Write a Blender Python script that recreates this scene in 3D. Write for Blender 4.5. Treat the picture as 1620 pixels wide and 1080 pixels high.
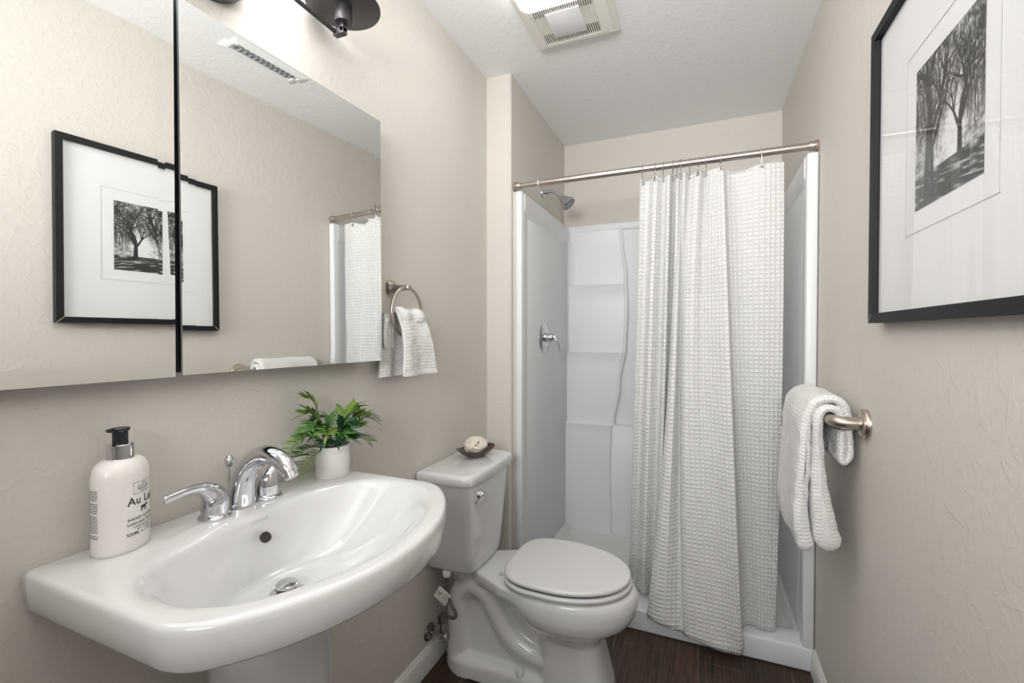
import bpy, bmesh, math, random
from mathutils import Vector, Matrix
random.seed(7)
PI = math.pi
sc = bpy.context.scene
for o in list(bpy.data.objects):
    bpy.data.objects.remove(o)
COL = sc.collection

# ------------------------------------------------------------------ camera, world, light, exposure
W, H = 1.3293, 2.45            # room width, ceiling height
YW, YB, XA = 1.93, 2.81, 0.122 # wing wall face, far wall, shower alcove left wall
cam = bpy.data.cameras.new('camera')
cam.sensor_width = 36.0
cam.lens = 15.909
cam.clip_start = 0.02
co = bpy.data.objects.new('camera', cam)
COL.objects.link(co)
co.location = (0.9396, 0.0, 1.2502)
co.rotation_euler = (math.radians(90 - 0.871), 0, math.radians(22.78))
sc.camera = co

sc.view_settings.view_transform = 'Standard'
sc.view_settings.look = 'None'
sc.view_settings.gamma = 1.0
sc.view_settings.use_curve_mapping = False
sc.view_settings.exposure = -0.02

wd = bpy.data.worlds.new('world')
sc.world = wd
wd.use_nodes = True
wd.node_tree.nodes['Background'].inputs[0].default_value = (0.95, 0.97, 1.0, 1)
wd.node_tree.nodes['Background'].inputs[1].default_value = 0.2

def area(name, loc, rot, sx, sy, power, col=(1, 1, 1)):
    l = bpy.data.lights.new(name, 'AREA')
    l.shape = 'RECTANGLE'; l.size = sx; l.size_y = sy
    l.energy = power; l.color = col
    o = bpy.data.objects.new(name, l); COL.objects.link(o)
    o.location = loc; o.rotation_euler = rot
    return o
# added fill light, unseen behind the camera, imitating flash bounced off the ceiling
FILL_LIGHT = area('added_fill_light', (0.72, -1.0, 1.72), (math.radians(106), 0, 0), 1.1, 0.5, 30, (1.0, 1.0, 1.0))
FILL_LIGHT.data.spread = math.radians(115)

# ------------------------------------------------------------------ helpers
def root_loc(p):
    v = Vector((0, 0, 0))
    while p is not None:
        v = v + p.location; p = p.parent
    return v

def tag(o, label=None, cat=None, group=None, kind=None):
    if label: o['label'] = label
    if cat: o['category'] = cat
    if group: o['group'] = group
    if kind: o['kind'] = kind
    return o

def thing(name, loc, label, cat, group=None):
    o = bpy.data.objects.new(name, None)
    COL.objects.link(o); o.location = loc
    o.empty_display_size = 0.05
    return tag(o, label, cat, group)

class MB:
    """collects shapes in world coordinates, links them as one mesh object"""
    def __init__(s):
        s.V = []; s.F = []; s.M = []; s.UV = []
    def add(s, V, F, m=0, uv=None):
        b = len(s.V)
        s.V += [tuple(v) for v in V]
        s.UV += (list(uv) if uv else [(0, 0)] * len(V))
        for f in F:
            s.F.append(tuple(i + b for i in f)); s.M.append(m)
        return s
    def box(s, a, b, m=0):
        x0, y0, z0 = a; x1, y1, z1 = b
        V = [(x0,y0,z0),(x1,y0,z0),(x1,y1,z0),(x0,y1,z0),(x0,y0,z1),(x1,y0,z1),(x1,y1,z1),(x0,y1,z1)]
        return s.add(V, [(0,3,2,1),(4,5,6,7),(0,1,5,4),(1,2,6,5),(2,3,7,6),(3,0,4,7)], m)
    def bbox(s, a, b, r=0.004, seg=2, m=0):
        bm = bmesh.new()
        V = [bm.verts.new(v) for v in [(a[0],a[1],a[2]),(b[0],a[1],a[2]),(b[0],b[1],a[2]),(a[0],b[1],a[2]),(a[0],a[1],b[2]),(b[0],a[1],b[2]),(b[0],b[1],b[2]),(a[0],b[1],b[2])]]
        for f in [(0,3,2,1),(4,5,6,7),(0,1,5,4),(1,2,6,5),(2,3,7,6),(3,0,4,7)]:
            bm.faces.new([V[i] for i in f])
        bmesh.ops.bevel(bm, geom=list(bm.edges), offset=r, segments=seg, profile=0.5, affect='EDGES')
        return s.frombm(bm, m)
    def frombm(s, bm, m=0):
        bm.verts.index_update()
        V = [tuple(v.co) for v in bm.verts]
        F = [tuple(v.index for v in f.verts) for f in bm.faces]
        bm.free()
        return s.add(V, F, m)
    def loft(s, rings, cap0=False, cap1=False, closed=True, m=0):
        n = len(rings[0]); V = []; F = []
        for r in rings: V += [tuple(p) for p in r]
        for i in range(len(rings) - 1):
            for j in range(n if closed else n - 1):
                k = (j + 1) % n
                F.append((i*n+j, i*n+k, (i+1)*n+k, (i+1)*n+j))
        if cap0: F.append(tuple(reversed(range(n))))
        if cap1: F.append(tuple((len(rings)-1)*n + j for j in range(n)))
        return s.add(V, F, m)
    def tube(s, P, R, n=12, cap=True, closed=False, m=0, flat=None):
        P = [Vector(p) for p in P]
        if not hasattr(R, '__len__'): R = [R] * len(P)
        N = len(P); T = []
        for i in range(N):
            if closed: t = P[(i+1) % N] - P[i-1]
            else: t = P[min(i+1, N-1)] - P[max(i-1, 0)]
            T.append(t.normalized())
        up = Vector((0, 0, 1))
        if abs(T[0].dot(up)) > 0.95: up = Vector((1, 0, 0))
        u = (up - T[0] * up.dot(T[0])).normalized()
        rings = []
        for i in range(N):
            u = (u - T[i] * u.dot(T[i])).normalized()
            w = T[i].cross(u)
            r = R[i]; ru, rw = (r if hasattr(r, '__len__') else (r, r))
            rings.append([P[i] + u * (ru * math.cos(2*PI*j/n)) + w * (rw * math.sin(2*PI*j/n)) for j in range(n)])
        if closed:
            rings.append(rings[0])
            return s.loft(rings, m=m)
        return s.loft(rings, cap, cap, m=m)
    def lathe(s, prof, c, axis='z', n=32, m=0, cap0=True, cap1=True):
        """prof: (radius, height) list around a point c along an axis"""
        rings = []
        for r, h in prof:
            ring = []
            for j in range(n):
                a = 2*PI*j/n; p, q = r*math.cos(a), r*math.sin(a)
                if axis == 'z': v = (c[0]+p, c[1]+q, c[2]+h)
                elif axis == 'x': v = (c[0]+h, c[1]+p, c[2]+q)
                else: v = (c[0]+q, c[1]+h, c[2]+p)
                ring.append(v)
            rings.append(ring)
        return s.loft(rings, cap0, cap1, m=m)
    def build(s, name, mats, parent=None, smooth=True, loc=None, angle=40, uv=False):
        if not isinstance(mats, (list, tuple)): mats = [mats]
        o_loc = root_loc(parent) if parent is not None else Vector(loc if loc is not None else (0, 0, 0))
        me = bpy.data.meshes.new(name)
        me.from_pydata([tuple(Vector(v) - o_loc) for v in s.V], [], s.F)
        for mt in mats: me.materials.append(mt)
        me.polygons.foreach_set('material_index', s.M)
        if uv:
            l = me.uv_layers.new(name='UVMap')
            for lp in me.loops: l.data[lp.index].uv = s.UV[lp.vertex_index]
        bm = bmesh.new(); bm.from_mesh(me)
        bmesh.ops.recalc_face_normals(bm, faces=list(bm.faces))
        bm.to_mesh(me); bm.free()
        if smooth:
            me.polygons.foreach_set('use_smooth', [True] * len(me.polygons))
            if angle < 180: me.set_sharp_from_angle(angle=math.radians(angle))
        me.update()
        o = bpy.data.objects.new(name, me); COL.objects.link(o)
        if parent is not None: o.parent = parent
        else: o.location = o_loc
        return o

def copy_tree(o, parent=None):
    c = o.copy(); COL.objects.link(c)
    if parent is not None: c.parent = parent
    for ch in list(o.children): copy_tree(ch, c)
    return c

def cr(P, n=8, closed=False):
    """Catmull-Rom through points (any dimension)"""
    P = [tuple(p) for p in P]; N = len(P); out = []
    for i in range(N if closed else N - 1):
        p0 = P[i-1] if (closed or i > 0) else P[0]
        p1, p2 = P[i], P[(i+1) % N]
        p3 = P[(i+2) % N] if (closed or i + 2 < N) else P[-1]
        for k in range(n):
            t = k / n
            out.append(tuple(0.5*((2*b)+(-a+c)*t+(2*a-5*b+4*c-d)*t*t+(-a+3*b-3*c+d)*t**3) for a, b, c, d in zip(p0, p1, p2, p3)))
    if not closed: out.append(P[-1])
    return out

# ------------------------------------------------------------------ materials
def mat(name, col, rough=0.5, metal=0.0, coat=0.0, spec=0.5, bump=None, sheen=0.0):
    m = bpy.data.materials.new(name); m.use_nodes = True
    nt = m.node_tree; b = nt.nodes['Principled BSDF']
    b.inputs['Base Color'].default_value = (*col, 1)
    b.inputs['Roughness'].default_value = rough
    b.inputs['Metallic'].default_value = metal
    b.inputs['Coat Weight'].default_value = coat
    b.inputs['Coat Roughness'].default_value = 0.04
    b.inputs['Specular IOR Level'].default_value = spec
    if sheen:
        b.inputs['Sheen Weight'].default_value = sheen
    if bump:
        scale, dist, detail = bump
        tc = nt.nodes.new('ShaderNodeTexCoord')
        nz = nt.nodes.new('ShaderNodeTexNoise'); nz.inputs['Scale'].default_value = scale; nz.inputs['Detail'].default_value = detail
        bp = nt.nodes.new('ShaderNodeBump'); bp.inputs['Distance'].default_value = dist; bp.inputs['Strength'].default_value = 1.0
        nt.links.new(tc.outputs['Object'], nz.inputs['Vector'])
        nt.links.new(nz.outputs['Fac'], bp.inputs['Height'])
        nt.links.new(bp.outputs['Normal'], b.inputs['Normal'])
    return m

def wall_mat(name, col, amp):
    """painted plaster with a skip-trowel texture"""
    m = mat(name, col, 0.55, spec=0.35)
    nt = m.node_tree; b = nt.nodes['Principled BSDF']
    tc = nt.nodes.new('ShaderNodeTexCoord')
    n1 = nt.nodes.new('ShaderNodeTexNoise'); n1.inputs['Scale'].default_value = 34; n1.inputs['Detail'].default_value = 3; n1.inputs['Distortion'].default_value = 0.8
    r1 = nt.nodes.new('ShaderNodeValToRGB')
    r1.color_ramp.elements[0].position = 0.50; r1.color_ramp.elements[1].position = 0.60
    n2 = nt.nodes.new('ShaderNodeTexNoise'); n2.inputs['Scale'].default_value = 120; n2.inputs['Detail'].default_value = 2
    mx = nt.nodes.new('ShaderNodeMath'); mx.operation = 'MULTIPLY_ADD'; mx.inputs[1].default_value = 0.35
    bp = nt.nodes.new('ShaderNodeBump'); bp.inputs['Distance'].default_value = amp; bp.inputs['Strength'].default_value = 1.0
    L = nt.links.new
    L(tc.outputs['Object'], n1.inputs['Vector']); L(tc.outputs['Object'], n2.inputs['Vector'])
    L(n1.outputs['Fac'], r1.inputs['Fac']); L(n2.outputs['Fac'], mx.inputs[0]); L(r1.outputs['Color'], mx.inputs[2])
    L(mx.outputs['Value'], bp.inputs['Height']); L(bp.outputs['Normal'], b.inputs['Normal'])
    return m

def waffle_mat(name, col, pitch, dist, trans=0.0, fuzz=0.0):
    """woven waffle cloth: raised square grid with sunk cells, on UVs in metres"""
    m = mat(name, col, 0.9, spec=0.15, sheen=0.25)
    nt = m.node_tree; b = nt.nodes['Principled BSDF']; L = nt.links.new
    uv = nt.nodes.new('ShaderNodeUVMap')
    sp = nt.nodes.new('ShaderNodeSeparateXYZ'); L(uv.outputs['UV'], sp.inputs[0])
    hs = []
    for ax in ('X', 'Y'):
        k = nt.nodes.new('ShaderNodeMath'); k.operation = 'MULTIPLY'; k.inputs[1].default_value = PI / pitch
        s_ = nt.nodes.new('ShaderNodeMath'); s_.operation = 'SINE'
        a_ = nt.nodes.new('ShaderNodeMath'); a_.operation = 'ABSOLUTE'
        p_ = nt.nodes.new('ShaderNodeMath'); p_.operation = 'POWER'; p_.inputs[1].default_value = 0.7
        L(sp.outputs[ax], k.inputs[0]); L(k.outputs[0], s_.inputs[0]); L(s_.outputs[0], a_.inputs[0]); L(a_.outputs[0], p_.inputs[0])
        hs.append(p_)
    mn = nt.nodes.new('ShaderNodeMath'); mn.operation = 'MINIMUM'
    L(hs[0].outputs[0], mn.inputs[0]); L(hs[1].outputs[0], mn.inputs[1])
    inv = nt.nodes.new('ShaderNodeMath'); inv.operation = 'SUBTRACT'; inv.inputs[0].default_value = 1.0
    L(mn.outputs[0], inv.inputs[1])
    bp = nt.nodes.new('ShaderNodeBump'); bp.inputs['Distance'].default_value = dist; bp.inputs['Strength'].default_value = 1.0
    hgt = inv.outputs[0]
    if fuzz:
        tc = nt.nodes.new('ShaderNodeTexCoord'); nz = nt.nodes.new('ShaderNodeTexNoise'); nz.inputs['Scale'].default_value = 260; nz.inputs['Detail'].default_value = 3
        ma = nt.nodes.new('ShaderNodeMath'); ma.operation = 'MULTIPLY_ADD'; ma.inputs[1].default_value = fuzz
        L(tc.outputs['Object'], nz.inputs['Vector']); L(nz.outputs['Fac'], ma.inputs[0]); L(inv.outputs[0], ma.inputs[2]); hgt = ma.outputs[0]
    L(hgt, bp.inputs['Height']); L(bp.outputs['Normal'], b.inputs['Normal'])
    if trans:
        tr = nt.nodes.new('ShaderNodeBsdfTranslucent'); tr.inputs['Color'].default_value = (*col, 1)
        mixs = nt.nodes.new('ShaderNodeMixShader'); mixs.inputs[0].default_value = trans
        out = nt.nodes['Material Output']
        L(b.outputs[0], mixs.inputs[1]); L(tr.outputs[0], mixs.inputs[2]); L(mixs.outputs[0], out.inputs['Surface'])
    return m

def emit_mat(name, col, strength):
    m = bpy.data.materials.new(name); m.use_nodes = True
    b = m.node_tree.nodes['Principled BSDF']
    b.inputs['Base Color'].default_value = (0.9, 0.9, 0.9, 1)
    b.inputs['Emission Color'].default_value = (*col, 1)
    b.inputs['Emission Strength'].default_value = strength
    return m

def glass_mat(name):
    """thin pane: clear, mirrors a little by Fresnel"""
    m = bpy.data.materials.new(name); m.use_nodes = True
    nt = m.node_tree; nt.nodes.remove(nt.nodes['Principled BSDF'])
    tr = nt.nodes.new('ShaderNodeBsdfTransparent'); gl = nt.nodes.new('ShaderNodeBsdfGlossy'); gl.inputs['Roughness'].default_value = 0.0
    fr = nt.nodes.new('ShaderNodeFresnel'); fr.inputs['IOR'].default_value = 1.5
    ge = nt.nodes.new('ShaderNodeNewGeometry'); ib = nt.nodes.new('ShaderNodeMath'); ib.operation = 'SUBTRACT'; ib.inputs[0].default_value = 1.0
    fm = nt.nodes.new('ShaderNodeMath'); fm.operation = 'MULTIPLY'
    nt.links.new(ge.outputs['Backfacing'], ib.inputs[1]); nt.links.new(ib.outputs[0], fm.inputs[0]); nt.links.new(fr.outputs[0], fm.inputs[1])
    mx = nt.nodes.new('ShaderNodeMixShader')
    nt.links.new(fm.outputs[0], mx.inputs[0]); nt.links.new(tr.outputs[0], mx.inputs[1]); nt.links.new(gl.outputs[0], mx.inputs[2])
    nt.links.new(mx.outputs[0], nt.nodes['Material Output'].inputs['Surface'])
    return m

def floor_mat():
    """dark wood planks running along Y, 0.158 m wide"""
    m = mat('wood_plank_floor', (0.05, 0.03, 0.02), 0.42, spec=0.4)
    nt = m.node_tree; b = nt.nodes['Principled BSDF']; L = nt.links.new
    tc = nt.nodes.new('ShaderNodeTexCoord')
    mp = nt.nodes.new('ShaderNodeMapping'); mp.inputs['Rotation'].default_value = (0, 0, PI/2); mp.inputs['Location'].default_value = (1.41, 0.015, 0)
    L(tc.outputs['Object'], mp.inputs['Vector'])
    br = nt.nodes.new('ShaderNodeTexBrick')
    br.inputs['Scale'].default_value = 1.0; br.inputs['Brick Width'].default_value = 1.22; br.inputs['Row Height'].default_value = 0.158
    br.inputs['Mortar Size'].default_value = 0.0011; br.inputs['Mortar Smooth'].default_value = 0.3; br.inputs['Bias'].default_value = 0.0
    br.offset = 0.37
    br.inputs['Color1'].default_value = (0.044, 0.027, 0.018, 1); br.inputs['Color2'].default_value = (0.076, 0.050, 0.036, 1)
    br.inputs['Mortar'].default_value = (0.20, 0.15, 0.12, 1)
    L(mp.outputs[0], br.inputs['Vector'])
    mp2 = nt.nodes.new('ShaderNodeMapping'); mp2.inputs['Scale'].default_value = (55, 2.4, 1)
    L(tc.outputs['Object'], mp2.inputs['Vector'])
    gz = nt.nodes.new('ShaderNodeTexNoise'); gz.inputs['Scale'].default_value = 1.6; gz.inputs['Detail'].default_value = 8; gz.inputs['Roughness'].default_value = 0.65; gz.inputs['Distortion'].default_value = 1.2
    L(mp2.outputs[0], gz.inputs['Vector'])
    rp = nt.nodes.new('ShaderNodeValToRGB')
    rp.color_ramp.elements[0].position = 0.33; rp.color_ramp.elements[0].color = (0.35, 0.33, 0.32, 1)
    rp.color_ramp.elements[1].position = 0.72; rp.color_ramp.elements[1].color = (1.65, 1.55, 1.5, 1)
    L(gz.outputs['Fac'], rp.inputs['Fac'])
    mu = nt.nodes.new('ShaderNodeMix'); mu.data_type = 'RGBA'; mu.blend_type = 'MULTIPLY'; mu.inputs[0].default_value = 1.0
    L(br.outputs['Color'], mu.inputs[6]); L(rp.outputs['Color'], mu.inputs[7])
    L(mu.outputs[2], b.inputs['Base Color'])
    bp = nt.nodes.new('ShaderNodeBump'); bp.inputs['Distance'].default_value = 0.0008
    L(gz.outputs['Fac'], bp.inputs['Height']); L(bp.outputs['Normal'], b.inputs['Normal'])
    return m

M = {}
M['wall'] = wall_mat('beige_wall_paint', (0.668, 0.630, 0.580), 0.0004)
M['ceil'] = wall_mat('white_ceiling_paint', (0.90, 0.90, 0.895), 0.0003)
M['floor'] = floor_mat()
M['trim'] = mat('white_trim_paint', (0.80, 0.79, 0.76), 0.35)
M['ceramic'] = mat('white_glazed_ceramic', (0.71, 0.71, 0.705), 0.12, coat=0.6)
M['seat'] = mat('white_seat_plastic', (0.71, 0.705, 0.695), 0.28)
M['acrylic'] = mat('white_shower_acrylic', (0.80, 0.805, 0.81), 0.36, coat=0.0, spec=0.3)
M['pan'] = mat('white_textured_pan', (0.76, 0.76, 0.745), 0.3, bump=(160, 0.0008, 1))
M['chrome'] = mat('polished_chrome', (0.66, 0.66, 0.68), 0.07, 1.0)
M['darkchrome'] = mat('dull_chrome', (0.42, 0.41, 0.40), 0.22, 1.0)
M['nickel'] = mat('brushed_nickel', (0.55, 0.49, 0.44), 0.30, 1.0)
M['rodnickel'] = mat('satin_nickel_rod', (0.50, 0.45, 0.405), 0.33, 1.0)
M['mirror'] = mat('mirror_silver', (0.93, 0.94, 0.93), 0.0, 1.0)
M['mirroredge'] = mat('mirror_glass_edge', (0.55, 0.60, 0.59), 0.15)
M['black'] = mat('matte_black_cabinet', (0.012, 0.012, 0.013), 0.5)
M['bronze'] = mat('dark_bronze_metal', (0.10, 0.095, 0.10), 0.38, 0.75)
M['frame'] = mat('black_frame_wood', (0.012, 0.0115, 0.012), 0.55, spec=0.25)
M['mitre'] = mat('bare_mitre_wood', (0.55, 0.45, 0.36), 0.6)
M['mat'] = mat('white_mat_board', (0.84, 0.84, 0.84), 0.8)
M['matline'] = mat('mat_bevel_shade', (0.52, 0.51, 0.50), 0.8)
M['glass'] = glass_mat('picture_glass')
M['curtain'] = waffle_mat('white_waffle_curtain', (0.83, 0.825, 0.81), 0.0165, 0.0030, 0.12)
M['towel'] = waffle_mat('white_waffle_towel', (0.80, 0.79, 0.77), 0.010, 0.0016, fuzz=1.6)
M['terry'] = mat('white_terry_towel', (0.86, 0.84, 0.80), 0.95, spec=0.1, bump=(260, 0.004, 3), sheen=0.4)
M['fanwhite'] = mat('cream_vent_plastic', (0.80, 0.78, 0.72), 0.4)
M['fanpanel'] = mat('white_vent_plastic', (0.80, 0.80, 0.81), 0.35)
M['slot'] = mat('dark_vent_slot', (0.035, 0.026, 0.022), 0.7)
M['register'] = mat('white_register_metal', (0.90, 0.90, 0.895), 0.35)
M['regslot'] = mat('grey_register_duct', (0.26, 0.27, 0.28), 0.6)
M['bottle'] = mat('white_bottle_plastic', (0.80, 0.775, 0.745), 0.3)
M['pump'] = mat('black_pump_plastic', (0.012, 0.012, 0.012), 0.3)
M['ink'] = mat('black_label_ink', (0.02, 0.02, 0.022), 0.5)
M['faintink'] = mat('faint_grey_ink', (0.50, 0.50, 0.49), 0.4)
M['pot'] = mat('white_stoneware_pot', (0.78, 0.765, 0.74), 0.35)
M['soil'] = mat('dark_soil', (0.025, 0.02, 0.014), 0.9, bump=(120, 0.004, 3))
M['fern'] = mat('fern_green', (0.055, 0.17, 0.025), 0.42)
M['fern2'] = mat('fern_light_green', (0.13, 0.24, 0.035), 0.42)
M['fern3'] = mat('fern_deep_green', (0.02, 0.095, 0.032), 0.42)
M['stem'] = mat('fern_stem_brown', (0.05, 0.055, 0.02), 0.5)
M['dish'] = mat('brown_glazed_dish', (0.055, 0.032, 0.02), 0.28, coat=0.3)
M['twine'] = mat('cream_twine', (0.80, 0.74, 0.64), 0.85, bump=(300, 0.002, 2))
M['hose'] = mat('braided_hose', (0.15, 0.13, 0.11), 0.4, 0.6, bump=(700, 0.001, 0))
M['paper'] = mat('white_tag_paper', (0.75, 0.72, 0.69), 0.6)
M['dark'] = mat('dark_hole', (0.03, 0.022, 0.02), 0.6)
M['gapshade'] = mat('dark_shadow_gap', (0.05, 0.05, 0.05), 0.7)
M['bulb'] = emit_mat('frosted_lamp_glass', (1.0, 0.995, 0.99), 27.0)
M['lens'] = emit_mat('ceiling_lamp_lens', (1.0, 0.99, 0.98), 9.0)

def struct(o, label=None):
    o['kind'] = 'structure'
    return o
# ------------------------------------------------------------------ the room
YN = -0.50                     # near wall (doorway behind the camera)
b = MB().box((-0.12, -1.6, -0.1), (W + 0.12, YB + 0.12, 0)); struct(b.build('floor', M['floor'], smooth=False))
b = MB().box((-0.12, -1.6, H), (W + 0.12, YB + 0.12, H + 0.1)); struct(b.build('ceiling', M['ceil'], smooth=False))
b = MB()
b.box((-0.12, -1.6, 0), (0, YW, H))                      # wall with the mirror
b.add([(-0.12, YW, 0), (XA - 0.008, YW, 0), (XA, YW + 0.008, 0), (XA, YB, 0), (-0.12, YB, 0),
       (-0.12, YW, H), (XA - 0.008, YW, H), (XA, YW + 0.008, H), (XA, YB, H), (-0.12, YB, H)],
      [(0, 1, 6, 5), (1, 2, 7, 6), (2, 3, 8, 7), (3, 4, 9, 8), (4, 0, 5, 9)])
struct(b.build('wall_left', M['wall'], smooth=False))
b = MB().box((W, -1.6, 0), (W + 0.12, YB, H)); struct(b.build('wall_right', M['wall'], smooth=False))
b = MB().box((-0.12, YB, 0), (W + 0.12, YB + 0.12, H)); struct(b.build('wall_far', M['wall'], smooth=False))
b = MB()
b.box((0, YN - 0.1, 0), (0.36, YN, H)); b.box((1.24, YN - 0.1, 0), (W, YN, H))
struct(b.build('wall_near', M['wall'], smooth=False))
b = MB()
b.bbox((0.30, YN, 0), (0.365, YN + 0.015, H)); b.bbox((1.235, YN, 0), (1.30, YN + 0.015, H))
struct(b.build('trim_1', M['trim']))

def baseboard(name, x, sgn, y0, y1):
    t, h = 0.013, 0.092
    prof = [(0, 0), (t, 0), (t, h - 0.022), (t - 0.003, h - 0.014), (t - 0.0045, h - 0.012), (0.004, h), (0, h)]
    r0 = [(x + sgn*p, y0, q) for p, q in prof]; r1 = [(x + sgn*p, y1, q) for p, q in prof]
    b = MB().loft([r0, r1], True, True)
    return struct(b.build(name, M['trim'], angle=25))
baseboard('baseboard_left', 0, 1, YN, YW)
baseboard('baseboard_right', W, -1, YN, 1.952)
b = MB()
b.box((0.0, YW - 0.013, 0), (XA, YW, 0.092)); struct(b.build('baseboard_far', M['trim'], smooth=False))

# ------------------------------------------------------------------ vanity lamp above the mirror
vl = thing('vanity_light', (0.0, 0.59, 2.03), 'dark bronze bar light mounted on the wall above the mirrored cabinet', 'wall lamp')
VLX = 0.095
b = MB()
pl = []
for k in range(48):
    a = 2*PI*k/48
    pl.append((0.59 + 0.115*math.cos(a), 2.02 + 0.085*math.sin(a)))
rings = [[(x, 0.59 + (y-0.59)*s_, 2.02 + (z-2.02)*s_) for y, z in pl] for x, s_ in ((0.0, 1.0), (0.022, 1.0), (0.028, 0.95), (0.028, 0.4))]
b.loft(rings, False, True); b.build('backplate', M['bronze'], vl)
LAMPY = (0.275, 0.905)
b = MB()
b.tube([(VLX - 0.022, LAMPY[0], 2.022), (VLX - 0.022, LAMPY[1], 2.022)], 0.0055, 10)
b.build('cross_bar', M['bronze'], vl)
b = MB(); b.tube([(0.02, 0.59, 2.022), (VLX - 0.022, 0.59, 2.022)], 0.011, 14); b.build('arm', M['bronze'], vl)
for ly in LAMPY:
    b = MB()
    b.lathe([(0.0, 2.040), (0.0205, 2.040), (0.0215, 2.0415), (0.0215, 2.079), (0.021, 2.081)], (VLX, ly, 0), n=40); b.build('socket_cup', M['bronze'], vl)
    b = MB()
    b.lathe([(0.001, 2.080), (0.088, 2.080), (0.091, 2.082), (0.091, 2.085), (0.088, 2.087), (0.001, 2.087)], (VLX, ly, 0), n=64); b.build('shade_disc', M['bronze'], vl)
    b = MB()
    b.bbox((VLX - 0.028, ly - 0.008, 2.012), (VLX + 0.006, ly + 0.008, 2.03), 0.002); b.bbox((VLX - 0.006, ly - 0.008, 2.016), (VLX + 0.006, ly + 0.008, 2.042), 0.002)
    b.build('bracket', M['bronze'], vl)
b = MB()
b.lathe([(0.0001, 0.330), (0.020, 0.331), (0.030, 0.338), (0.034, 0.350), (0.034, 0.800), (0.030, 0.812), (0.020, 0.819), (0.0001, 0.820)], (VLX, 0, 2.135), axis='y', n=36)
g = b.build('glass_shade', M['bulb'], vl); g['label'] = 'lit frosted glass tube'
b = MB(); b.tube([(0.02, 0.59, 2.06), (0.04, 0.59, 2.10), (VLX - 0.03, 0.59, 2.13)], 0.009, 14); b.build('tube_holder', M['bronze'], vl)

# ------------------------------------------------------------------ mirrored cabinet
mc = thing('mirrored_cabinet', (0.0, 0.55, 1.19), 'wide wall cabinet with two mirrored doors above the sink', 'cabinet')
b = MB(); b.box((0.0, 0.02, 1.18), (0.042, 1.06, 1.87)); b.build('body', M['black'], mc, smooth=False)
def mirror_door(y0, y1, z0, z1, q, bev=0.026, tilt=0.0006):
    """a door a hair off shut: plane x = x0 - al*(y-yr) - be*(z-zr)"""
    x0, al, be, yr, zr = q
    X = lambda y, z: x0 - al*(y-yr) - be*(z-zr)
    o = [(y0, z0), (y1, z0), (y1, z1), (y0, z1)]
    i = [(y0+bev, z0+bev), (y1-bev, z0+bev), (y1-bev, z1-bev), (y0+bev, z1-bev)]
    V = [(X(y, z) - (tilt if z < 1.5 else tilt*.3), y, z) for y, z in o] + [(X(y, z), y, z) for y, z in i] + [(X(y, z) - 0.006, y, z) for y, z in o]
    F = [(4, 5, 6, 7)] + [(k, (k+1) % 4, 4+(k+1) % 4, 4+k) for k in range(4)]
    b = MB(); b.add(V, F, 0)
    b2 = [(k, 8+k, 8+(k+1) % 4, (k+1) % 4) for k in range(4)] + [(11, 10, 9, 8)]
    b.F += b2; b.M += [1]*5
    o_ = b.build('mirror_door', [M['mirror'], M['mirroredge']], mc, smooth=False)
    return o_
d1 = mirror_door(0.06, 0.5155, 1.174, 1.866, (.0573, -.0571, -.0065, .3, 1.5))
d1['label'] = 'left mirror door'
d2 = mirror_door(0.535, 1.0705, 1.175, 1.868, (.0616, -.0424, .0037, .7, 1.5))
d2['label'] = 'right mirror door'

# ------------------------------------------------------------------ pedestal sink
SY = 0.6305; SZ = 0.8965
def poly_outline(hw, xb, xc, R, xmax_side, rf, back_pts=None):
    """plan outline: straight back, straight sides, bowed front with filleted corners"""
    pts = []
    if back_pts is None:
        pts += [(xb, t) for t in [hw*(1 - 2*k/20) * -1 for k in range(21)]]
    else:
        pts += back_pts
    # right side forwards (y +)
    n = 8
    ys = hw
    xi = xc + math.sqrt(max(R*R - hw*hw, 1e-6))       # where the arc meets the side
    a0 = math.asin(hw / R)
    # fillet between side (direction +x) and the arc
    side_x = xi - rf*0.9
    sx0 = pts[-1][0]
    pts += [(sx0 + (side_x - sx0)*k/n, ys) for k in range(1, n+1)]
    a1 = a0 - rf*0.9/R
    e = (xc + R*math.cos(a1), R*math.sin(a1))
    c = (xi, ys)
    for k in range(1, 8):
        t = k/8
        pts.append(((1-t)**2*side_x + 2*t*(1-t)*c[0] + t*t*e[0], (1-t)**2*ys + 2*t*(1-t)*c[1] + t*t*e[1]))
    m_ = 40
    pts += [(xc + R*math.cos(a1 - 2*a1*k/m_), R*math.sin(a1 - 2*a1*k/m_)) for k in range(m_+1)]
    for k in range(1, 8):
        t = 1 - k/8
        pts.append(((1-t)**2*side_x + 2*t*(1-t)*c[0] + t*t*e[0], -((1-t)**2*ys + 2*t*(1-t)*c[1] + t*t*e[1])))
    sx1 = pts[0][0]
    pts += [(side_x + (sx1 - side_x)*k/n, -ys) for k in range(0, n)]
    return pts
def ray_sample(pts, c, n, phase=0.0):
    """outline resampled by equal-ish angle around c"""
    out = []
    N = len(pts)
    for j in range(n):
        a = 2*PI*j/n + phase
        dx, dy = math.cos(a), math.sin(a); best = None
        for i in range(N):
            x1, y1 = pts[i][0]-c[0], pts[i][1]-c[1]; x2, y2 = pts[(i+1) % N][0]-c[0], pts[(i+1) % N][1]-c[1]
            ex, ey = x2-x1, y2-y1; den = dx*ey - dy*ex
            if abs(den) < 1e-12: continue
            t = (x1*ey - y1*ex)/den; s_ = (x1*dy - y1*dx)/den
            if t > 0 and -1e-9 <= s_ <= 1+1e-9 and (best is None or t > best): best = t
        out.append((c[0]+dx*best, c[1]+dy*best))
    return out
NS = 192
C0 = (0.22, 0.0)
outer = ray_sample(poly_outline(0.297, 0.0, 0.108, 0.387, 0, 0.045), C0, NS)
arcb = []
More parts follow.
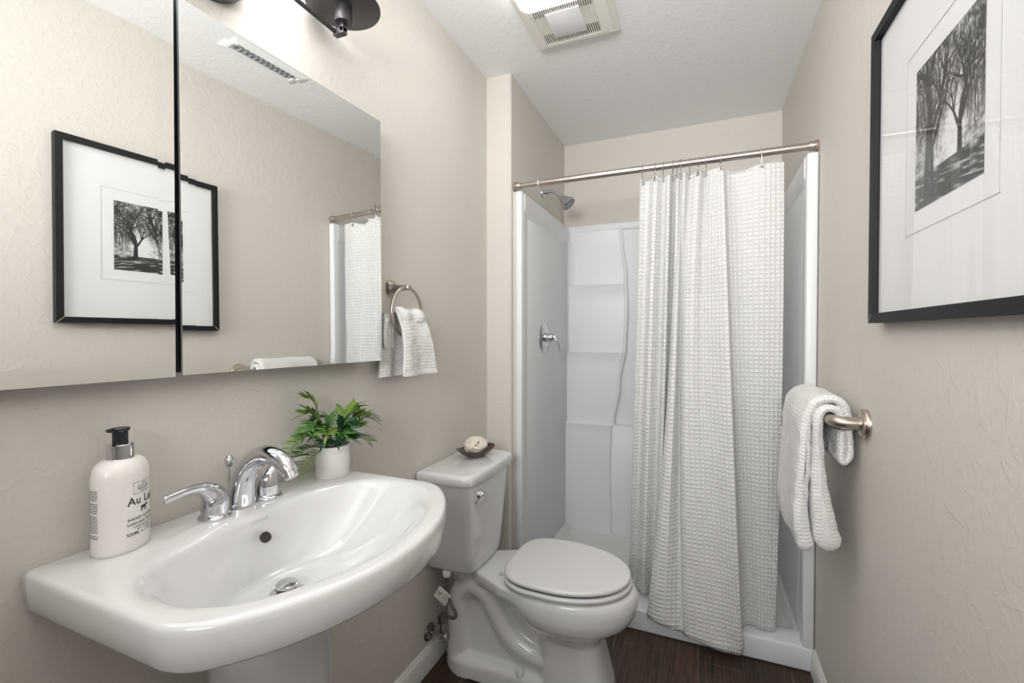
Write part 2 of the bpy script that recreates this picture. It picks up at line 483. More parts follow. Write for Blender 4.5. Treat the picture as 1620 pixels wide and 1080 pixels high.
for k in range(25):
    t = -1 + 2*k/24
    arcb.append((0.116 + 0.075*t*t*t*t*.5 + 0.0375*t*t, 0.266*t))
inner = ray_sample(poly_outline(0.266, 0.2, 0.086, 0.372, 0, 0.05, arcb), C0, NS)
def soften(A, c, it):
    r = [math.hypot(p[0]-c[0], p[1]-c[1]) for p in A]; n = len(A)
    for _ in range(it): r = [0.25*r[i-1] + 0.5*r[i] + 0.25*r[(i+1) % n] for i in range(n)]
    return [(c[0] + rr*math.cos(2*PI*i/n), c[1] + rr*math.sin(2*PI*i/n)) for i, rr in enumerate(r)]
inner = soften(inner, C0, 55)
floor_o = ray_sample([(0.222 + 0.080*math.cos(2*PI*k/60), -0.010 + 0.120*math.sin(2*PI*k/60)) for k in range(60)], C0, NS)
drain_o = [(0.222 + 0.026*math.cos(2*PI*j/NS), -0.0155 + 0.026*math.sin(2*PI*j/NS)) for j in range(NS)]
def lerp2(A, B, t): return [(a[0]+(b_[0]-a[0])*t, a[1]+(b_[1]-a[1])*t) for a, b_ in zip(A, B)]
def inset(A, d):
    out = []; n = len(A)
    for i in range(n):
        p = A[i-1]; q = A[(i+1) % n]; tx, ty = q[0]-p[0], q[1]-p[1]; l = math.hypot(tx, ty) or 1
        x = A[i][0] - ty/l*d; y = A[i][1] + tx/l*d
        out.append((max(x, 0.0) if A[i][0] < 1e-6 else x, y))
    return out
def rinset(A, d):
    out = []
    for p in A:
        r = math.hypot(p[0]-C0[0], p[1]-C0[1]); k = (r-d)/r
        out.append((C0[0]+(p[0]-C0[0])*k, C0[1]+(p[1]-C0[1])*k))
    return out
def keepback(A):   # nothing may pass into the wall
    return [(max(p[0], 0.0005), p[1]) for p in A]
def ring3(A, z): return [(p[0], SY + p[1], z) for p in keepback(A)]
sink = thing('pedestal_sink', (0.2, SY, 0.0), 'white ceramic pedestal sink with bowed front below the mirrored cabinet', 'sink')
R_ = []
ped_o = [(0.165 + 0.105*math.cos(2*PI*j/NS), 0.118*math.sin(2*PI*j/NS)) for j in range(NS)]
R_.append(ring3(ped_o, 0.715))
R_.append(ring3(lerp2(ped_o, outer, 0.25), 0.735))
R_.append(ring3(lerp2(ped_o, outer, 0.62), 0.785))
R_.append(ring3(lerp2(ped_o, outer, 0.86), 0.822))
R_.append(ring3(inset(outer, 0.014), 0.8315))
R_.append(ring3(inset(outer, 0.0085), 0.834))
R_.append(ring3(inset(outer, 0.0045), 0.839))
R_.append(ring3(inset(outer, 0.0005), 0.868))
R_.append(ring3(outer, 0.882))
R_.append(ring3(inset(outer, 0.0007), 0.8895))
R_.append(ring3(inset(outer, 0.0030), 0.8938))
R_.append(ring3(inset(outer, 0.0065), 0.8959))
R_.append(ring3(inset(outer, 0.0105), SZ))
R_.append(ring3(rinset(inner, -0.008), SZ))
R_.append(ring3(rinset(inner, -0.002), SZ - 0.0006))
R_.append(ring3(rinset(inner, 0.004), SZ - 0.0026))
R_.append(ring3(rinset(inner, 0.010), SZ - 0.0066))
for t, z in ((0.05, 0.882), (0.14, 0.866), (0.26, 0.845), (0.42, 0.822), (0.60, 0.799), (0.78, 0.781), (0.90, 0.773), (1.0, 0.769)):
    R_.append(ring3(lerp2(rinset(inner, 0.014), floor_o, t), z))
R_.append(ring3(lerp2(floor_o, drain_o, 0.5), 0.7665))
R_.append(ring3(drain_o, 0.7645))
b = MB(); b.loft(R_, True, True); b.build('basin', M['ceramic'], sink, angle=180)
b = MB()
prof = [(0.0, 1.12, 0.0), (0.03, 1.12, 0.0), (0.05, 1.0, 0.0), (0.25, 0.93, 0), (0.55, 0.93, 0), (0.655, 0.985, 0), (0.67, 1.04, 0), (0.695, 1.06, 0), (0.725, 1.06, 0)]
rr = []
for z, s_, _ in prof:
    ring = []
    for j in range(64):
        a = 2*PI*j/64; cx, cy = math.cos(a), math.sin(a)
        e = 2.0/2.6
        ring.append((0.165 + 0.100*s_*math.copysign(abs(cx)**e, cx), SY + 0.106*s_*math.copysign(abs(cy)**e, cy), z))
    rr.append(ring)
b.loft(rr, True, True); b.build('pedestal', M['ceramic'], sink, angle=50)
DC = (0.222, SY - 0.0155, 0.012)
b = MB(); b.lathe([(0.0185, 0.7530), (0.0215, 0.7555), (0.0285, 0.7562), (0.0300, 0.7550), (0.0290, 0.7530)], DC, n=44, cap0=False, cap1=False)
dr = b.build('drain_ring', M['chrome'], sink)
b = MB(); b.lathe([(0.0001, 0.7537), (0.0190, 0.7537)], DC, n=30, cap0=False, cap1=False); b.build('drain_throat', M['dark'], dr)
b = MB(); b.lathe([(0.0125, 0.7530), (0.0125, 0.7640)], DC, n=24); b.build('stopper_stem', M['dark'], dr)
b = MB(); b.lathe([(0.0150, 0.7640), (0.0195, 0.7665), (0.0200, 0.7700), (0.0185, 0.7722), (0.0100, 0.7735), (0.0001, 0.7738)], DC, n=36)
b.build('stopper', M['chrome'], dr)
# overflow hole in the back slope of the basin
on = Vector((0.77, 0, 0.64)).normalized()
def disc_on(c, n, r, z0, z1, N=28, sy=1.0):
    n = Vector(n).normalized(); u = Vector((0, 1, 0)); v = n.cross(u)
    rings = []
    for z, s_ in ((z0, 1), (z1, 1)):
        rings.append([Vector(c) + n*z + u*(r*s_*math.cos(2*PI*j/N)) + v*(r*s_*sy*math.sin(2*PI*j/N)) for j in range(N)])
    return rings
b = MB(); b.loft(disc_on((0.1478, SY, 0.851), on, 0.0105, -0.004, 0.0012), False, True); b.build('overflow_hole', M['dark'], sink)

def text_obj(txt, size, place, name, m, parent, ext=0.0, space=1.0, align='CENTER'):
    """built-in font, made into a mesh; place(x, y) -> world position"""
    cu = bpy.data.curves.new('lettering', 'FONT'); cu.body = txt; cu.size = size; cu.align_x = align
    cu.space_character = space; cu.resolution_u = 3; cu.offset = size*0.012
    to = bpy.data.objects.new('lettering', cu); COL.objects.link(to)
    bpy.context.view_layer.update()
    dg = bpy.context.evaluated_depsgraph_get()
    me = bpy.data.meshes.new_from_object(to.evaluated_get(dg))
    bpy.data.objects.remove(to); bpy.data.curves.remove(cu)
    bm = bmesh.new(); bm.from_mesh(me); bpy.data.meshes.remove(me)
    bmesh.ops.triangulate(bm, faces=list(bm.faces))
    bm.verts.index_update()
    V = [tuple(place(v.co.x, v.co.y)) for v in bm.verts]; F = [tuple(v.index for v in f.verts) for f in bm.faces]
    bm.free()
    return V, F
# faint maker's lettering on the slope above the overflow
def kp(x, y):
    return (0.1335 - y*0.45, SY + x, 0.8795 + y*0.8)
V, F = text_obj('KOHLER', 0.0085, kp, 'maker_mark', M['faintink'], sink, space=1.25)
b = MB(); b.add(V, F); b.build('maker_mark', M['faintink'], sink, smooth=False)

# ------------------------------------------------------------------ faucet
fc = thing('faucet', (0.065, 0.642, SZ), 'polished chrome two handle faucet with arched spout on the sink ledge', 'faucet')
FY = 0.642
b = MB()
P = cr([(0.062, FY, SZ), (0.064, FY, 0.93), (0.075, FY, 0.965), (0.100, FY, 0.995), (0.135, FY, 1.010), (0.168, FY, 1.006), (0.191, FY, 0.994), (0.2005, FY, 0.982)], 6)
n_ = len(P)
Rr = []
for i in range(n_):
    t = i/(n_-1)
    Rr.append((0.0265*(1-t)**1.2 + 0.0145*(1-(1-t)**1.2), 0.0275*(1-t)**1.2 + 0.0155*(1-(1-t)**1.2)))
b.tube(P, Rr, 28); sp_ = b.build('spout', M['chrome'], fc, angle=60)
b = MB()
d = Vector((0.0085, 0, -0.012)).normalized()
p0 = Vector((0.1985, FY, 0.9845))
b.tube([p0, p0 + d*0.014], 0.0128, 24); b.build('aerator', M['chrome'], sp_)
b = MB()
V, F = text_obj('M', 0.010, lambda x, y: (0.181 + y*0.7, FY + x, 1.0178 - y*0.55), 'maker_mark', M['ink'], fc)
b.add(V, F); b.build('maker_mark', M['ink'], sp_, smooth=False)
b = MB()
b.tube([(0.026, FY, SZ), (0.026, FY, 0.978)], 0.0028, 10); lr = b.build('lift_rod', M['chrome'], fc)
b = MB(); b.lathe([(0.0028, 0), (0.0065, 0.004), (0.0090, 0.012), (0.0080, 0.020), (0.0035, 0.0255), (0.0001, 0.026)], (0.026, FY, 0.972), n=20); b.build('rod_knob', M['chrome'], lr)
def handle(hy, sg):
    hx = 0.070
    b = MB()
    b.lathe([(0.0275, 0), (0.0285, 0.003), (0.027, 0.006), (0.0245, 0.0075), (0.0240, 0.0105), (0.0225, 0.012)], (hx, hy, SZ), n=36)
    base = b.build('handle_base', M['chrome'], fc)
    b = MB()
    Q = cr([(hx, hy, SZ+0.010), (hx, hy, SZ+0.030), (hx+0.001, hy+sg*0.004, SZ+0.046), (hx+0.003, hy+sg*0.018, SZ+0.060), (hx+0.006, hy+sg*0.036, SZ+0.067), (hx+0.010, hy+sg*0.060, SZ+0.069), (hx+0.013, hy+sg*0.091, SZ+0.067), (hx+0.014, hy+sg*0.099, SZ+0.066)], 6)
    n = len(Q); RR = []
    key = [(0, .0240), (.12, .0235), (.25, .0210), (.38, .0155), (.5, .0100), (.7, .0073), (.9, .0068), (.97, .0055), (1.0, .001)]
    for i in range(n):
        t = i/(n-1)
        for (t0, r0), (t1, r1) in zip(key, key[1:]):
            if t0 <= t <= t1:
                r = r0 + (r1-r0)*(t-t0)/(t1-t0); break
        RR.append((r*0.86 if t > .45 else r, r*1.12 if t > .45 else r))
    b.tube(Q, RR, 24)
    return b.build('handle', M['chrome'], fc, angle=70)
handle(0.582, -1)
handle(0.697, 1)

# ------------------------------------------------------------------ hand lotion bottle
BX, BY = 0.049, 0.439
BA, BB, BT = 0.0445, 0.0345, math.radians(30)     # half width, half depth, facing of the front label
bot = thing('lotion_bottle', (BX, BY, SZ), 'white oval hand lotion bottle with black pump standing on the sink ledge', 'bottle')
def bpt(a, s=1.0, z=0.0, off=0.0):
    """point on the oval at parameter a (0 = middle of the front label)"""
    x = (BB*s)*math.cos(a); y = (BA*s)*math.sin(a)
    nx, ny = math.cos(a)/BB, math.sin(a)/BA; l = math.hypot(nx, ny)
    x += off*nx/l; y += off*ny/l
    return (BX + x*math.cos(BT) - y*math.sin(BT), BY + x*math.sin(BT) + y*math.cos(BT), z)
b = MB(); rings = []
for s_, z in ((0.2, 0.0015), (0.93, 0.0), (0.985, 0.003), (1.0, 0.008), (1.0, 0.118), (0.985, 0.127), (0.93, 0.136), (0.83, 0.143), (0.68, 0.1475), (0.50, 0.149), (0.42, 0.1495)):
    rings.append([bpt(2*PI*j/64, s_, SZ + z) for j in range(64)])
b.loft(rings, True, True); b.build('bottle_body', M['bottle'], bot)
b = MB(); b.lathe([(0.0150, 0.1475), (0.0185, 0.1485), (0.0185, 0.172), (0.0175, 0.173)], (BX, BY, SZ), n=40); b.build('collar', M['chrome'], bot)
b = MB(); b.lathe([(0.0105, 0.172), (0.0105, 0.193), (0.0125, 0.1945), (0.0135, 0.197), (0.0125, 0.199)], (BX, BY, SZ), n=28)
b.bbox((BX - 0.006, BY - 0.018, SZ + 0.1935), (BX + 0.006, BY - 0.006, SZ + 0.199), 0.002)
b.build('pump_head', M['pump'], bot)
# print wrapped on the oval: arc length -> parameter
ARC = [0.0]; NA = 720
for k in range(NA):
    a0, a1 = -PI + 2*PI*k/NA, -PI + 2*PI*(k+1)/NA
    ARC.append(ARC[-1] + math.hypot(BB*(math.cos(a1)-math.cos(a0)), BA*(math.sin(a1)-math.sin(a0))))
def arc2a(s):
    s = (s + ARC[NA//2]) % ARC[-1]
    lo = 0
    for k in range(NA):
        if ARC[k+1] >= s: lo = k; break
    t = (s - ARC[lo])/(ARC[lo+1]-ARC[lo])
    return -PI + 2*PI*(lo + t)/NA
def bplace(sx, zc, back=False):
    half = ARC[-1]/2
    def f(x, y):
        s = x + sx
        return bpt(arc2a(s + (half if back else 0)), 1.0, SZ + zc + y, 0.0003)
    return f
front = MB()
def line(txt, size, z, sx=0.0, **k):
    V, F = text_obj(txt, size, bplace(sx, z), '', None, None, **k); front.add(V, F)
def stroke(x0, x1, z0, z1):
    n = 10
    V = [bplace(0, 0)(x0 + (x1-x0)*i/n, z) for z in (z0, z1) for i in range(n+1)]
    front.add(V, [(i, i+1, n+2+i, n+1+i) for i in range(n)])
for a in ((-.019, .019, .1105, .1110), (-.019, .019, .0925, .0930), (-.019, -.0185, .0925, .111), (.0185, .019, .0925, .111)): stroke(*a)
line('THE', 0.0032, .1068); line('SCOTTISH', 0.0042, .1025, space=1.35); line('FINE SOAPS', 0.0048, .0980); line('COMPANY', 0.0030, .0945, space=1.3)
line('Au Lait', 0.0185, .0755, space=1.05)
# small cow
def blob(pts):
    V = [bplace(0, 0)(x, z) for x, z in pts]; front.add(V, [tuple(range(len(V)))])
blob([(-.0065, .0700), (.0040, .0700), (.0040, .0650), (-.0065, .0655)])
for x in (-.0065, -.0045, .0018, .0030): blob([(x, .0655), (x+.0012, .0655), (x+.0012, .0605), (x, .0605)])
blob([(.0040, .0705), (.0085, .0715), (.0090, .0685), (.0070, .0675), (.0040, .0680)])
line('HAND LOTION', 0.0072, .0500, space=1.18); line('Lotion pour les mains', 0.0066, .0430)
stroke(-.022, .022, .0402, .0405); line('enriched with organic milk', 0.0036, .0372); line('NET CONTENT', 0.0036, .0330, space=1.2)
line('500ML e 17 FL OZ', 0.0072, .0262, space=1.08)
front.build('front_print', M['ink'], bot, smooth=False)
back = MB()
rnd = random.Random(3)
words = 'aqua glycerin cetearyl alcohol lac parfum almond oil shea butter milk extract tocopherol citric acid panthenol lanolin limonene linalool'.split()
z = .106; row = 0
while z > .030:
    if row in (5, 10, 18): z -= .0032
    if 19 <= row <= 21:
        pass
    t = ' '.join(rnd.choice(words) for _ in range(5))[:27 if row % 5 else 20]
    V, F = text_obj(t, 0.0036, bplace(0.0580, z, True), '', None, None, align='RIGHT'); back.add(V, F)
    z -= .0034; row += 1
back.build('back_print', M['ink'], bot, smooth=False)

# ------------------------------------------------------------------ potted fern
PX, PY = 0.083, 0.873
pf = thing('potted_fern', (PX, PY, SZ), 'small green fern in a white oval pot on the sink ledge', 'plant')
b = MB(); rings = []
for r, z in ((0.85, 0.0), (0.93, 0.0005), (0.955, 0.004), (0.965, 0.055), (0.97, 0.066), (1.0, 0.0675), (1.0, 0.076), (0.99, 0.078), (0.93, 0.078), (0.92, 0.066), (0.92, 0.06)):
    rings.append([(PX + 0.0395*r*math.cos(2*PI*j/56), PY + 0.0445*r*math.sin(2*PI*j/56), SZ + z) for j in range(56)])
b.loft(rings, True, False); b.build('pot', M['pot'], pf)
b = MB(); b.loft([[(PX + 0.0372*r*math.cos(2*PI*j/40), PY + 0.0420*r*math.sin(2*PI*j/40), SZ + 0.064 + (1-r)*0.008) for j in range(40)] for r in (1.0, 0.5, 0.05)], False, True)
b.build('soil', M['soil'], pf)
def frond(base, az, length, rise, droop, ml, rnd, npair=9, leaf=0.03):
    """arching midrib with paired pointed leaflets"""
    d = Vector((math.cos(az), math.sin(az), 0))
    pts = []
    for k in range(13):
        t = k/12
        out = length*t
        z = rise*math.sin(min(t*1.25, 1.0)*PI/2) - droop*t*t*t
        pts.append(Vector(base) + d*out + Vector((0, 0, z)))
    for p in pts:
        if p.x < 0.006: p.x = 0.006 + rnd.random()*0.003
    b = MB()
    b.tube(pts, [0.0011*(1-0.7*k/12) for k in range(13)], 6, m=1)
    side = d.cross(Vector((0, 0, 1))).normalized()
    for k in range(npair):
        t = 0.18 + 0.78*k/(npair-1)
        f = t*12; i = min(int(f), 11); p = pts[i].lerp(pts[i+1], f-i)
        tang = (pts[i+1]-pts[i]).normalized()
        L = leaf*(math.sin(PI*min(1, 0.25+0.75*(1-t)*1.15))*0.9+0.18)*(0.85+0.3*rnd.random())
        for sg in (-1, 1):
            a = Vector(tang*0.62 + side*sg*0.8 + Vector((0, 0, 0.28 + 0.25*rnd.random()))).normalized()
            nrm = tang.cross(a).normalized(); wv = a.cross(nrm).normalized()
            wd_ = L*0.095; pt = []
            for q, wq, dz in ((0, .25, 0), (.2, .9, .02), (.45, 1.0, .02), (.75, .62, -.03), (1.0, 0.03, -.12)):
                c = p + a*(L*q) + Vector((0, 0, L*dz))
                if c.x < 0.005: c.x = 0.005
                pt.append((c + wv*wd_*wq, c + nrm*wd_*wq*0.25, c - wv*wd_*wq))
            V = [v for tri in pt for v in tri]
            V = [Vector((max(v.x, 0.003), v.y, v.z)) for v in V]
            F = []
            for s_ in range(4):
                F += [(s_*3, s_*3+1, s_*3+4, s_*3+3), (s_*3+1, s_*3+2, s_*3+5, s_*3+4)]
            b.add(V, F, 0)
    # pointed tip leaf
    tang = (pts[-1]-pts[-2]).normalized()
    wv = tang.cross(Vector((0, 0, 1))).normalized()
    p = pts[-1]; L = leaf*0.9
    V = []
    for q, wq, dz in ((0, .5, 0), (.3, 1.0, 0), (.65, .6, -.05), (1.0, .03, -.16)):
        c = p + tang*(L*q) + Vector((0, 0, L*dz)); c.x = max(c.x, 0.006)
        V += [c + wv*L*.13*wq, c - wv*L*.13*wq]
    b.add(V, [(0, 1, 3, 2), (2, 3, 5, 4), (4, 5, 7, 6)], 0)
    return b.build('frond', [ml, M['stem']], pf, angle=60)
rf_ = random.Random(11)
FT = SZ + 0.068
for az, ln, rs, dp, ml, lf in (
    (-1.62, 0.120, 0.062, 0.050, 'fern2', 0.030), (-1.75, 0.085, 0.020, 0.022, 'fern', 0.028), (-1.40, 0.100, 0.012, 0.045, 'fern2', 0.022),
    (-1.95, 0.055, 0.098, 0.004, 'fern2', 0.042), (-2.1, 0.052, 0.128, -0.004, 'fern2', 0.034), (-1.5, 0.075, 0.085, 0.030, 'fern', 0.032), (1.3, 0.060, 0.098, 0.004, 'fern2', 0.036), (-0.95, 0.070, 0.062, 0.012, 'fern2', 0.034), (-0.35, 0.050, 0.050, 0.006, 'fern', 0.032),
    (0.15, 0.045, 0.055, 0.006, 'fern3', 0.032), (0.7, 0.060, 0.058, 0.006, 'fern', 0.034), (1.15, 0.085, 0.078, 0.010, 'fern2', 0.038),
    (1.42, 0.128, 0.072, 0.028, 'fern', 0.030), (1.60, 0.120, 0.018, 0.032, 'fern2', 0.034), (1.95, 0.070, 0.088, 0.010, 'fern2', 0.036),
    (2.6, 0.035, 0.078, 0.010, 'fern', 0.032), (-2.5, 0.035, 0.078, 0.010, 'fern3', 0.032), (-1.25, 0.060, 0.072, 0.012, 'fern', 0.036),
    (0.95, 0.050, 0.086, 0.004, 'fern2', 0.038), (0.0, 0.030, 0.074, 0.004, 'fern3', 0.034), (-1.6, 0.045, 0.055, 0.010, 'fern3', 0.03), (1.5, 0.050, 0.060, 0.010, 'fern3', 0.03),
    (-0.6, 0.044, 0.030, 0.008, 'fern3', 0.026), (0.4, 0.042, 0.028, 0.008, 'fern3', 0.026), (-1.15, 0.050, 0.032, 0.010, 'fern3', 0.026), (1.15, 0.052, 0.030, 0.010, 'fern3', 0.026),
    (-0.1, 0.040, 0.040, 0.004, 'fern', 0.028), (-1.85, 0.075, 0.050, 0.020, 'fern', 0.032), (1.75, 0.065, 0.052, 0.010, 'fern', 0.032)):
    base = (PX + 0.012*math.cos(az), PY + 0.014*math.sin(az), FT)
    frond(base, az, ln, rs, dp, M[ml], rf_, 12, lf)

# ------------------------------------------------------------------ towel ring with hand towel
tr = thing('towel_ring', (0.0, 1.205, 1.40), 'brushed nickel towel ring on the wall beside the mirrored cabinet', 'towel ring')
TRY, TRZ, TRX, TRR = 1.211, 1.322, 0.066, 0.079
b = MB()
b.tube([(TRX, TRY + TRR*math.sin(2*PI*k/72), TRZ + TRR*math.cos(2*PI*k/72)) for k in range(72)], 0.0052, 14, closed=True); b.build('ring', M['nickel'], tr)
b = MB()
rings = []
for x, hy, hz in ((0.0, .026, .026), (0.004, .026, .026), (0.012, .021, .020), (0.028, .013, .012), (0.055, .0105, .0085), (0.074, .0105, .0085), (0.0765, .0085, .0065)):
    rings.append([(x, TRY + hy*c, TRZ + TRR + hz*s_) for c, s_ in [(math.copysign(abs(math.cos(2*PI*j/32))**.6, math.cos(2*PI*j/32)), math.copysign(abs(math.sin(2*PI*j/32))**.6, math.sin(2*PI*j/32))) for j in range(32)]])
b.loft(rings, True, True); b.build('mount', M['nickel'], tr)

def sheet(b, fn, nu, nv, th=0.004, m=0, usc=1.0, vsc=1.0):
    """thick cloth: fn(u,v) -> point; outer and inner skins joined at the rim"""
    G = [[Vector(fn(i/nu, j/nv)) for i in range(nu+1)] for j in range(nv+1)]
    NN = [[None]*(nu+1) for _ in range(nv+1)]
    for j in range(nv+1):
        for i in range(nu+1):
            du = G[j][min(i+1, nu)] - G[j][max(i-1, 0)]; dv = G[min(j+1, nv)][i] - G[max(j-1, 0)][i]
            n = du.cross(dv); NN[j][i] = n.normalized() if n.length > 1e-12 else Vector((0, 0, 1))
    V = []; UV = []
    for s_ in (0.5, -0.5):
        for j in range(nv+1):
            for i in range(nu+1):
                V.append(G[j][i] + NN[j][i]*(th*s_)); UV.append((i/nu*usc, j/nv*vsc))
    n1 = (nu+1)*(nv+1); F = []
    for j in range(nv):
        for i in range(nu):
            a = j*(nu+1)+i
            F.append((a, a+1, a+nu+2, a+nu+1)); F.append((n1+a, n1+a+nu+1, n1+a+nu+2, n1+a+1))
    rim = [i for i in range(nu+1)] + [j*(nu+1)+nu for j in range(1, nv+1)] + [nv*(nu+1)+i for i in range(nu-1, -1, -1)] + [j*(nu+1) for j in range(nv-1, 0, -1)]
    for k in range(len(rim)):
        a, c = rim[k], rim[(k+1) % len(rim)]
        F.append((a, n1+a, n1+c, c))
    b.add(V, F, m, UV)
    return b

ht = thing('hand_towel', (0.066, 1.205, 1.25), 'small white textured hand towel gathered through the towel ring', 'towel')
# bunched loop lying in the ring, front leaf, back leaf
def front_leaf(u, v):
    # v 0 top (in ring) .. 1 hem ; u across
    y0 = 1.150 + (-0.014)*v; y1 = 1.268 + 0.036*v**0.8
    y = y0 + (y1-y0)*u
    z = 1.322 - 0.200*v + 0.008*math.sin(PI*u)*(1-v)
    x = 0.082 + 0.022*math.sin(PI*min(1, v*1.6)/2) + 0.007*math.sin(u*PI*2.2 + 0.6)*(0.4+0.6*v) - 0.012*(1-v)**6
    return (x, y, z)
b = MB(); sheet(b, front_leaf, 30, 34, 0.012, usc=0.14, vsc=0.2)
def bunch(u, v):
    a = v*PI*1.1 - 0.25
    y = 1.150 + 0.118*u
    r = 0.026 + 0.005*math.sin(u*9)
    return (0.066 + r*math.cos(a)*0.85, y, 1.300 + r*math.sin(a))
sheet(b, bunch, 24, 18, 0.012, usc=0.12, vsc=0.08)
fl = b.build('front_leaf', M['towel'], ht, uv=True)
def band(u, v):
    p = front_leaf(u, 0.94 + 0.055*v); return (p[0] + 0.0085, p[1], p[2])
b = MB(); sheet(b, band, 24, 3, 0.004); b.build('hem_band', M['terry'], fl)
def back_leaf(u, v):
    y = 1.118 + 0.135*u - 0.010*v
    z = 1.315 - 0.195*v
    x = 0.045 - 0.010*math.sin(PI*v*.5) + 0.010*math.sin(u*PI*2.6)*(0.35+0.65*v)
    return (max(x, 0.012), y, z)
b = MB(); sheet(b, back_leaf, 30, 30, 0.012, usc=0.14, vsc=0.2)
def fold(u, v):
    y = 1.105 + 0.06*u; z = 1.300 - 0.09*v
    return (max(0.052 - 0.01*v + 0.008*math.sin(u*5+1), 0.012), y - 0.02*v + 0.03*v*v, z)
sheet(b, fold, 16, 16, 0.012, usc=0.06, vsc=0.09)
b.build('back_leaf', M['towel'], ht, uv=True)

# ------------------------------------------------------------------ toilet
TY = 1.540
to = thing('toilet', (0.35, TY, 0.0), 'white two piece toilet with closed lid between sink and shower', 'toilet')
def rrect(x0, x1, hw, r, z, bow=0.0, n=10, hw1=None, cy=TY):
    """rounded rectangle ring: back x0, front x1 (front may bow outward)"""
    hw1 = hw if hw1 is None else hw1
    pts = []
    rb = 0.012
    def arc(cx, cyy, a0, a1, r_):
        return [(cx + r_*math.cos(a0+(a1-a0)*k/n), cyy + r_*math.sin(a0+(a1-a0)*k/n)) for k in range(n+1)]
    pts += arc(x1 - r, hw1 - r, PI/2, 0, r)
    pts += [(x1, (hw1 - r)*(1-2*k/12)) for k in range(1, 12)]
    pts += arc(x1 - r, -hw1 + r, 0, -PI/2, r)
    pts += arc(x0 + rb, -hw + rb, -PI/2, -PI, rb)
    pts += arc(x0 + rb, hw - rb, PI, PI/2, rb)
    out = []
    for x, y in pts:
        f = max(0.0, (x - x0)/(x1 - x0))
        out.append((x + bow*(1 - (y/hw1)**2)*max(0, (f-0.5)*2), cy + y, z))
    return out
b = MB()
lev = [(0.392, .020, .176, .118), (0.396, .014, .186, .128), (0.405, .012, .190, .132), (0.45, .012, .194, .138), (0.56, .012, .199, .155), (0.66, .012, .203, .171), (0.738, .012, .206, .182)]
b.loft([rrect(x0, x1, h+.006, .034, z, .010, hw1=h) for z, x0, x1, h in lev], True, True)
b.build('tank', M['ceramic'], to, angle=60)
b = MB()
lev = [(0.730, .006, .212, .192), (0.729, .004, .217, .197), (0.731, .003, .220, .199), (0.752, .003, .220, .1995), (0.760, .004, .218, .1975), (0.7645, .008, .213, .193), (0.7655, .016, .205, .185)]
b.loft([rrect(x0, x1, h, .038, z, .010) for z, x0, x1, h in lev], True, True)
b.build('tank_lid', M['ceramic'], to, angle=60)
# flush lever
b = MB()
LX, LY, LZ = 0.205, 1.440, 0.681
b.lathe([(0.0185, 0.0), (0.019, 0.004), (0.016, 0.010), (0.011, 0.015), (0.009, 0.021)], (LX, LY, LZ), axis='x', n=28)
b.tube(cr([(LX+0.018, LY+0.004, LZ), (LX+0.022, LY-0.012, LZ-0.003), (LX+0.022, LY-0.034, LZ-0.008), (LX+0.018, LY-0.052, LZ-0.014)], 5), [(0.0045, .0075)]*16, 12)
b.build('flush_lever', M['chrome'], to)
# bowl + base
def egg(x0, x1, hw, z, n=72, back=2.6, front=2.05, split=0.45):
    xm = x0 + (x1-x0)*split; pts = []
    for j in range(n):
        a = 2*PI*j/n; c, s_ = math.cos(a), math.sin(a)
        e = 2.0/(front if c > 0 else back)
        l = (x1-xm) if c > 0 else (xm-x0)
        pts.append((xm + l*math.copysign(abs(c)**e, c), TY + hw*math.copysign(abs(s_)**e, s_), z))
    return pts
b = MB()
b.loft([egg(.42, .672, .108, 0.0, back=4, front=3.4, split=.6), egg(.42, .668, .106, .05, back=4, front=3.2, split=.6), egg(.42, .640, .100, .16, back=4, front=3, split=.6), egg(.42, .630, .100, .215, back=4, front=2.8, split=.6),
        egg(.39, .650, .122, .245, front=2.4), egg(.35, .690, .148, .268, front=2.2), egg(.325, .728, .169, .296), egg(.30, .744, .179, .325), egg(.285, .749, .182, .352), egg(.28, .747, .181, .376), egg(.282, .738, .175, .392), egg(.29, .730, .168, .396)], True, True)
# deck under the tank
dk = [[(0.06, TY-.070), (0.165, TY-.080), (0.215, TY-.104), (0.30, TY-.146), (0.40, TY-.172), (0.50, TY-.15), (0.50, TY+.15), (0.40, TY+.172), (0.30, TY+.146), (0.215, TY+.104), (0.165, TY+.080), (0.06, TY+.070)]]
r0 = [(x, TY+(y-TY)*.93, .345) for x, y in dk[0]]; r1 = [(x, y, .36) for x, y in dk[0]]; r2 = [(x, y, .388) for x, y in dk[0]]; r3 = [(x, TY+(y-TY)*.97, .394) for x, y in dk[0]]
b.loft([r0, r1, r2, r3], True, True)
# web and foot
b.loft([[(x, TY+sg*hw, z) for x, sg in ((.07, -1), (.46, -1), (.46, 1), (.07, 1))] for z, hw in ((0.0, .062), (.20, .055), (.37, .05))], True, True)
def foot(z, d):
    pts = []
    for k in range(17):
        a = PI/2 + PI*k/16; pts.append((0.135 + (0.105-d)*math.cos(a), TY + (0.112-d)*math.sin(a), z))
    pts += [(0.30, TY-.100+d, z), (0.50, TY-.104+d, z), (0.50, TY+.104-d, z), (0.30, TY+.100-d, z)]
    return pts
b.loft([foot(0, 0), foot(.052, .002), (foot(.064, .012)), foot(.07, .03)], True, True)
for sg in (-1, 1):
    yy = TY + sg*0.050
    b.tube(cr([(.100, yy, .03), (.098, yy, .12), (.098, yy, .22), (.112, yy, .29), (.165, yy, .325), (.225, yy-.0*sg, .300), (.265, yy, .235), (.315, yy, .165), (.385, yy, .128), (.46, yy, .118)], 6),
           [.046]*60 if False else [0.046 - 0.006*min(1, k/54) for k in range(55)], 20)
bw = b.build('bowl', M['ceramic'], to, angle=180)
rm = bw.modifiers.new('remesh', 'REMESH'); rm.mode = 'VOXEL'; rm.voxel_size = 0.0055; rm.use_smooth_shade = True
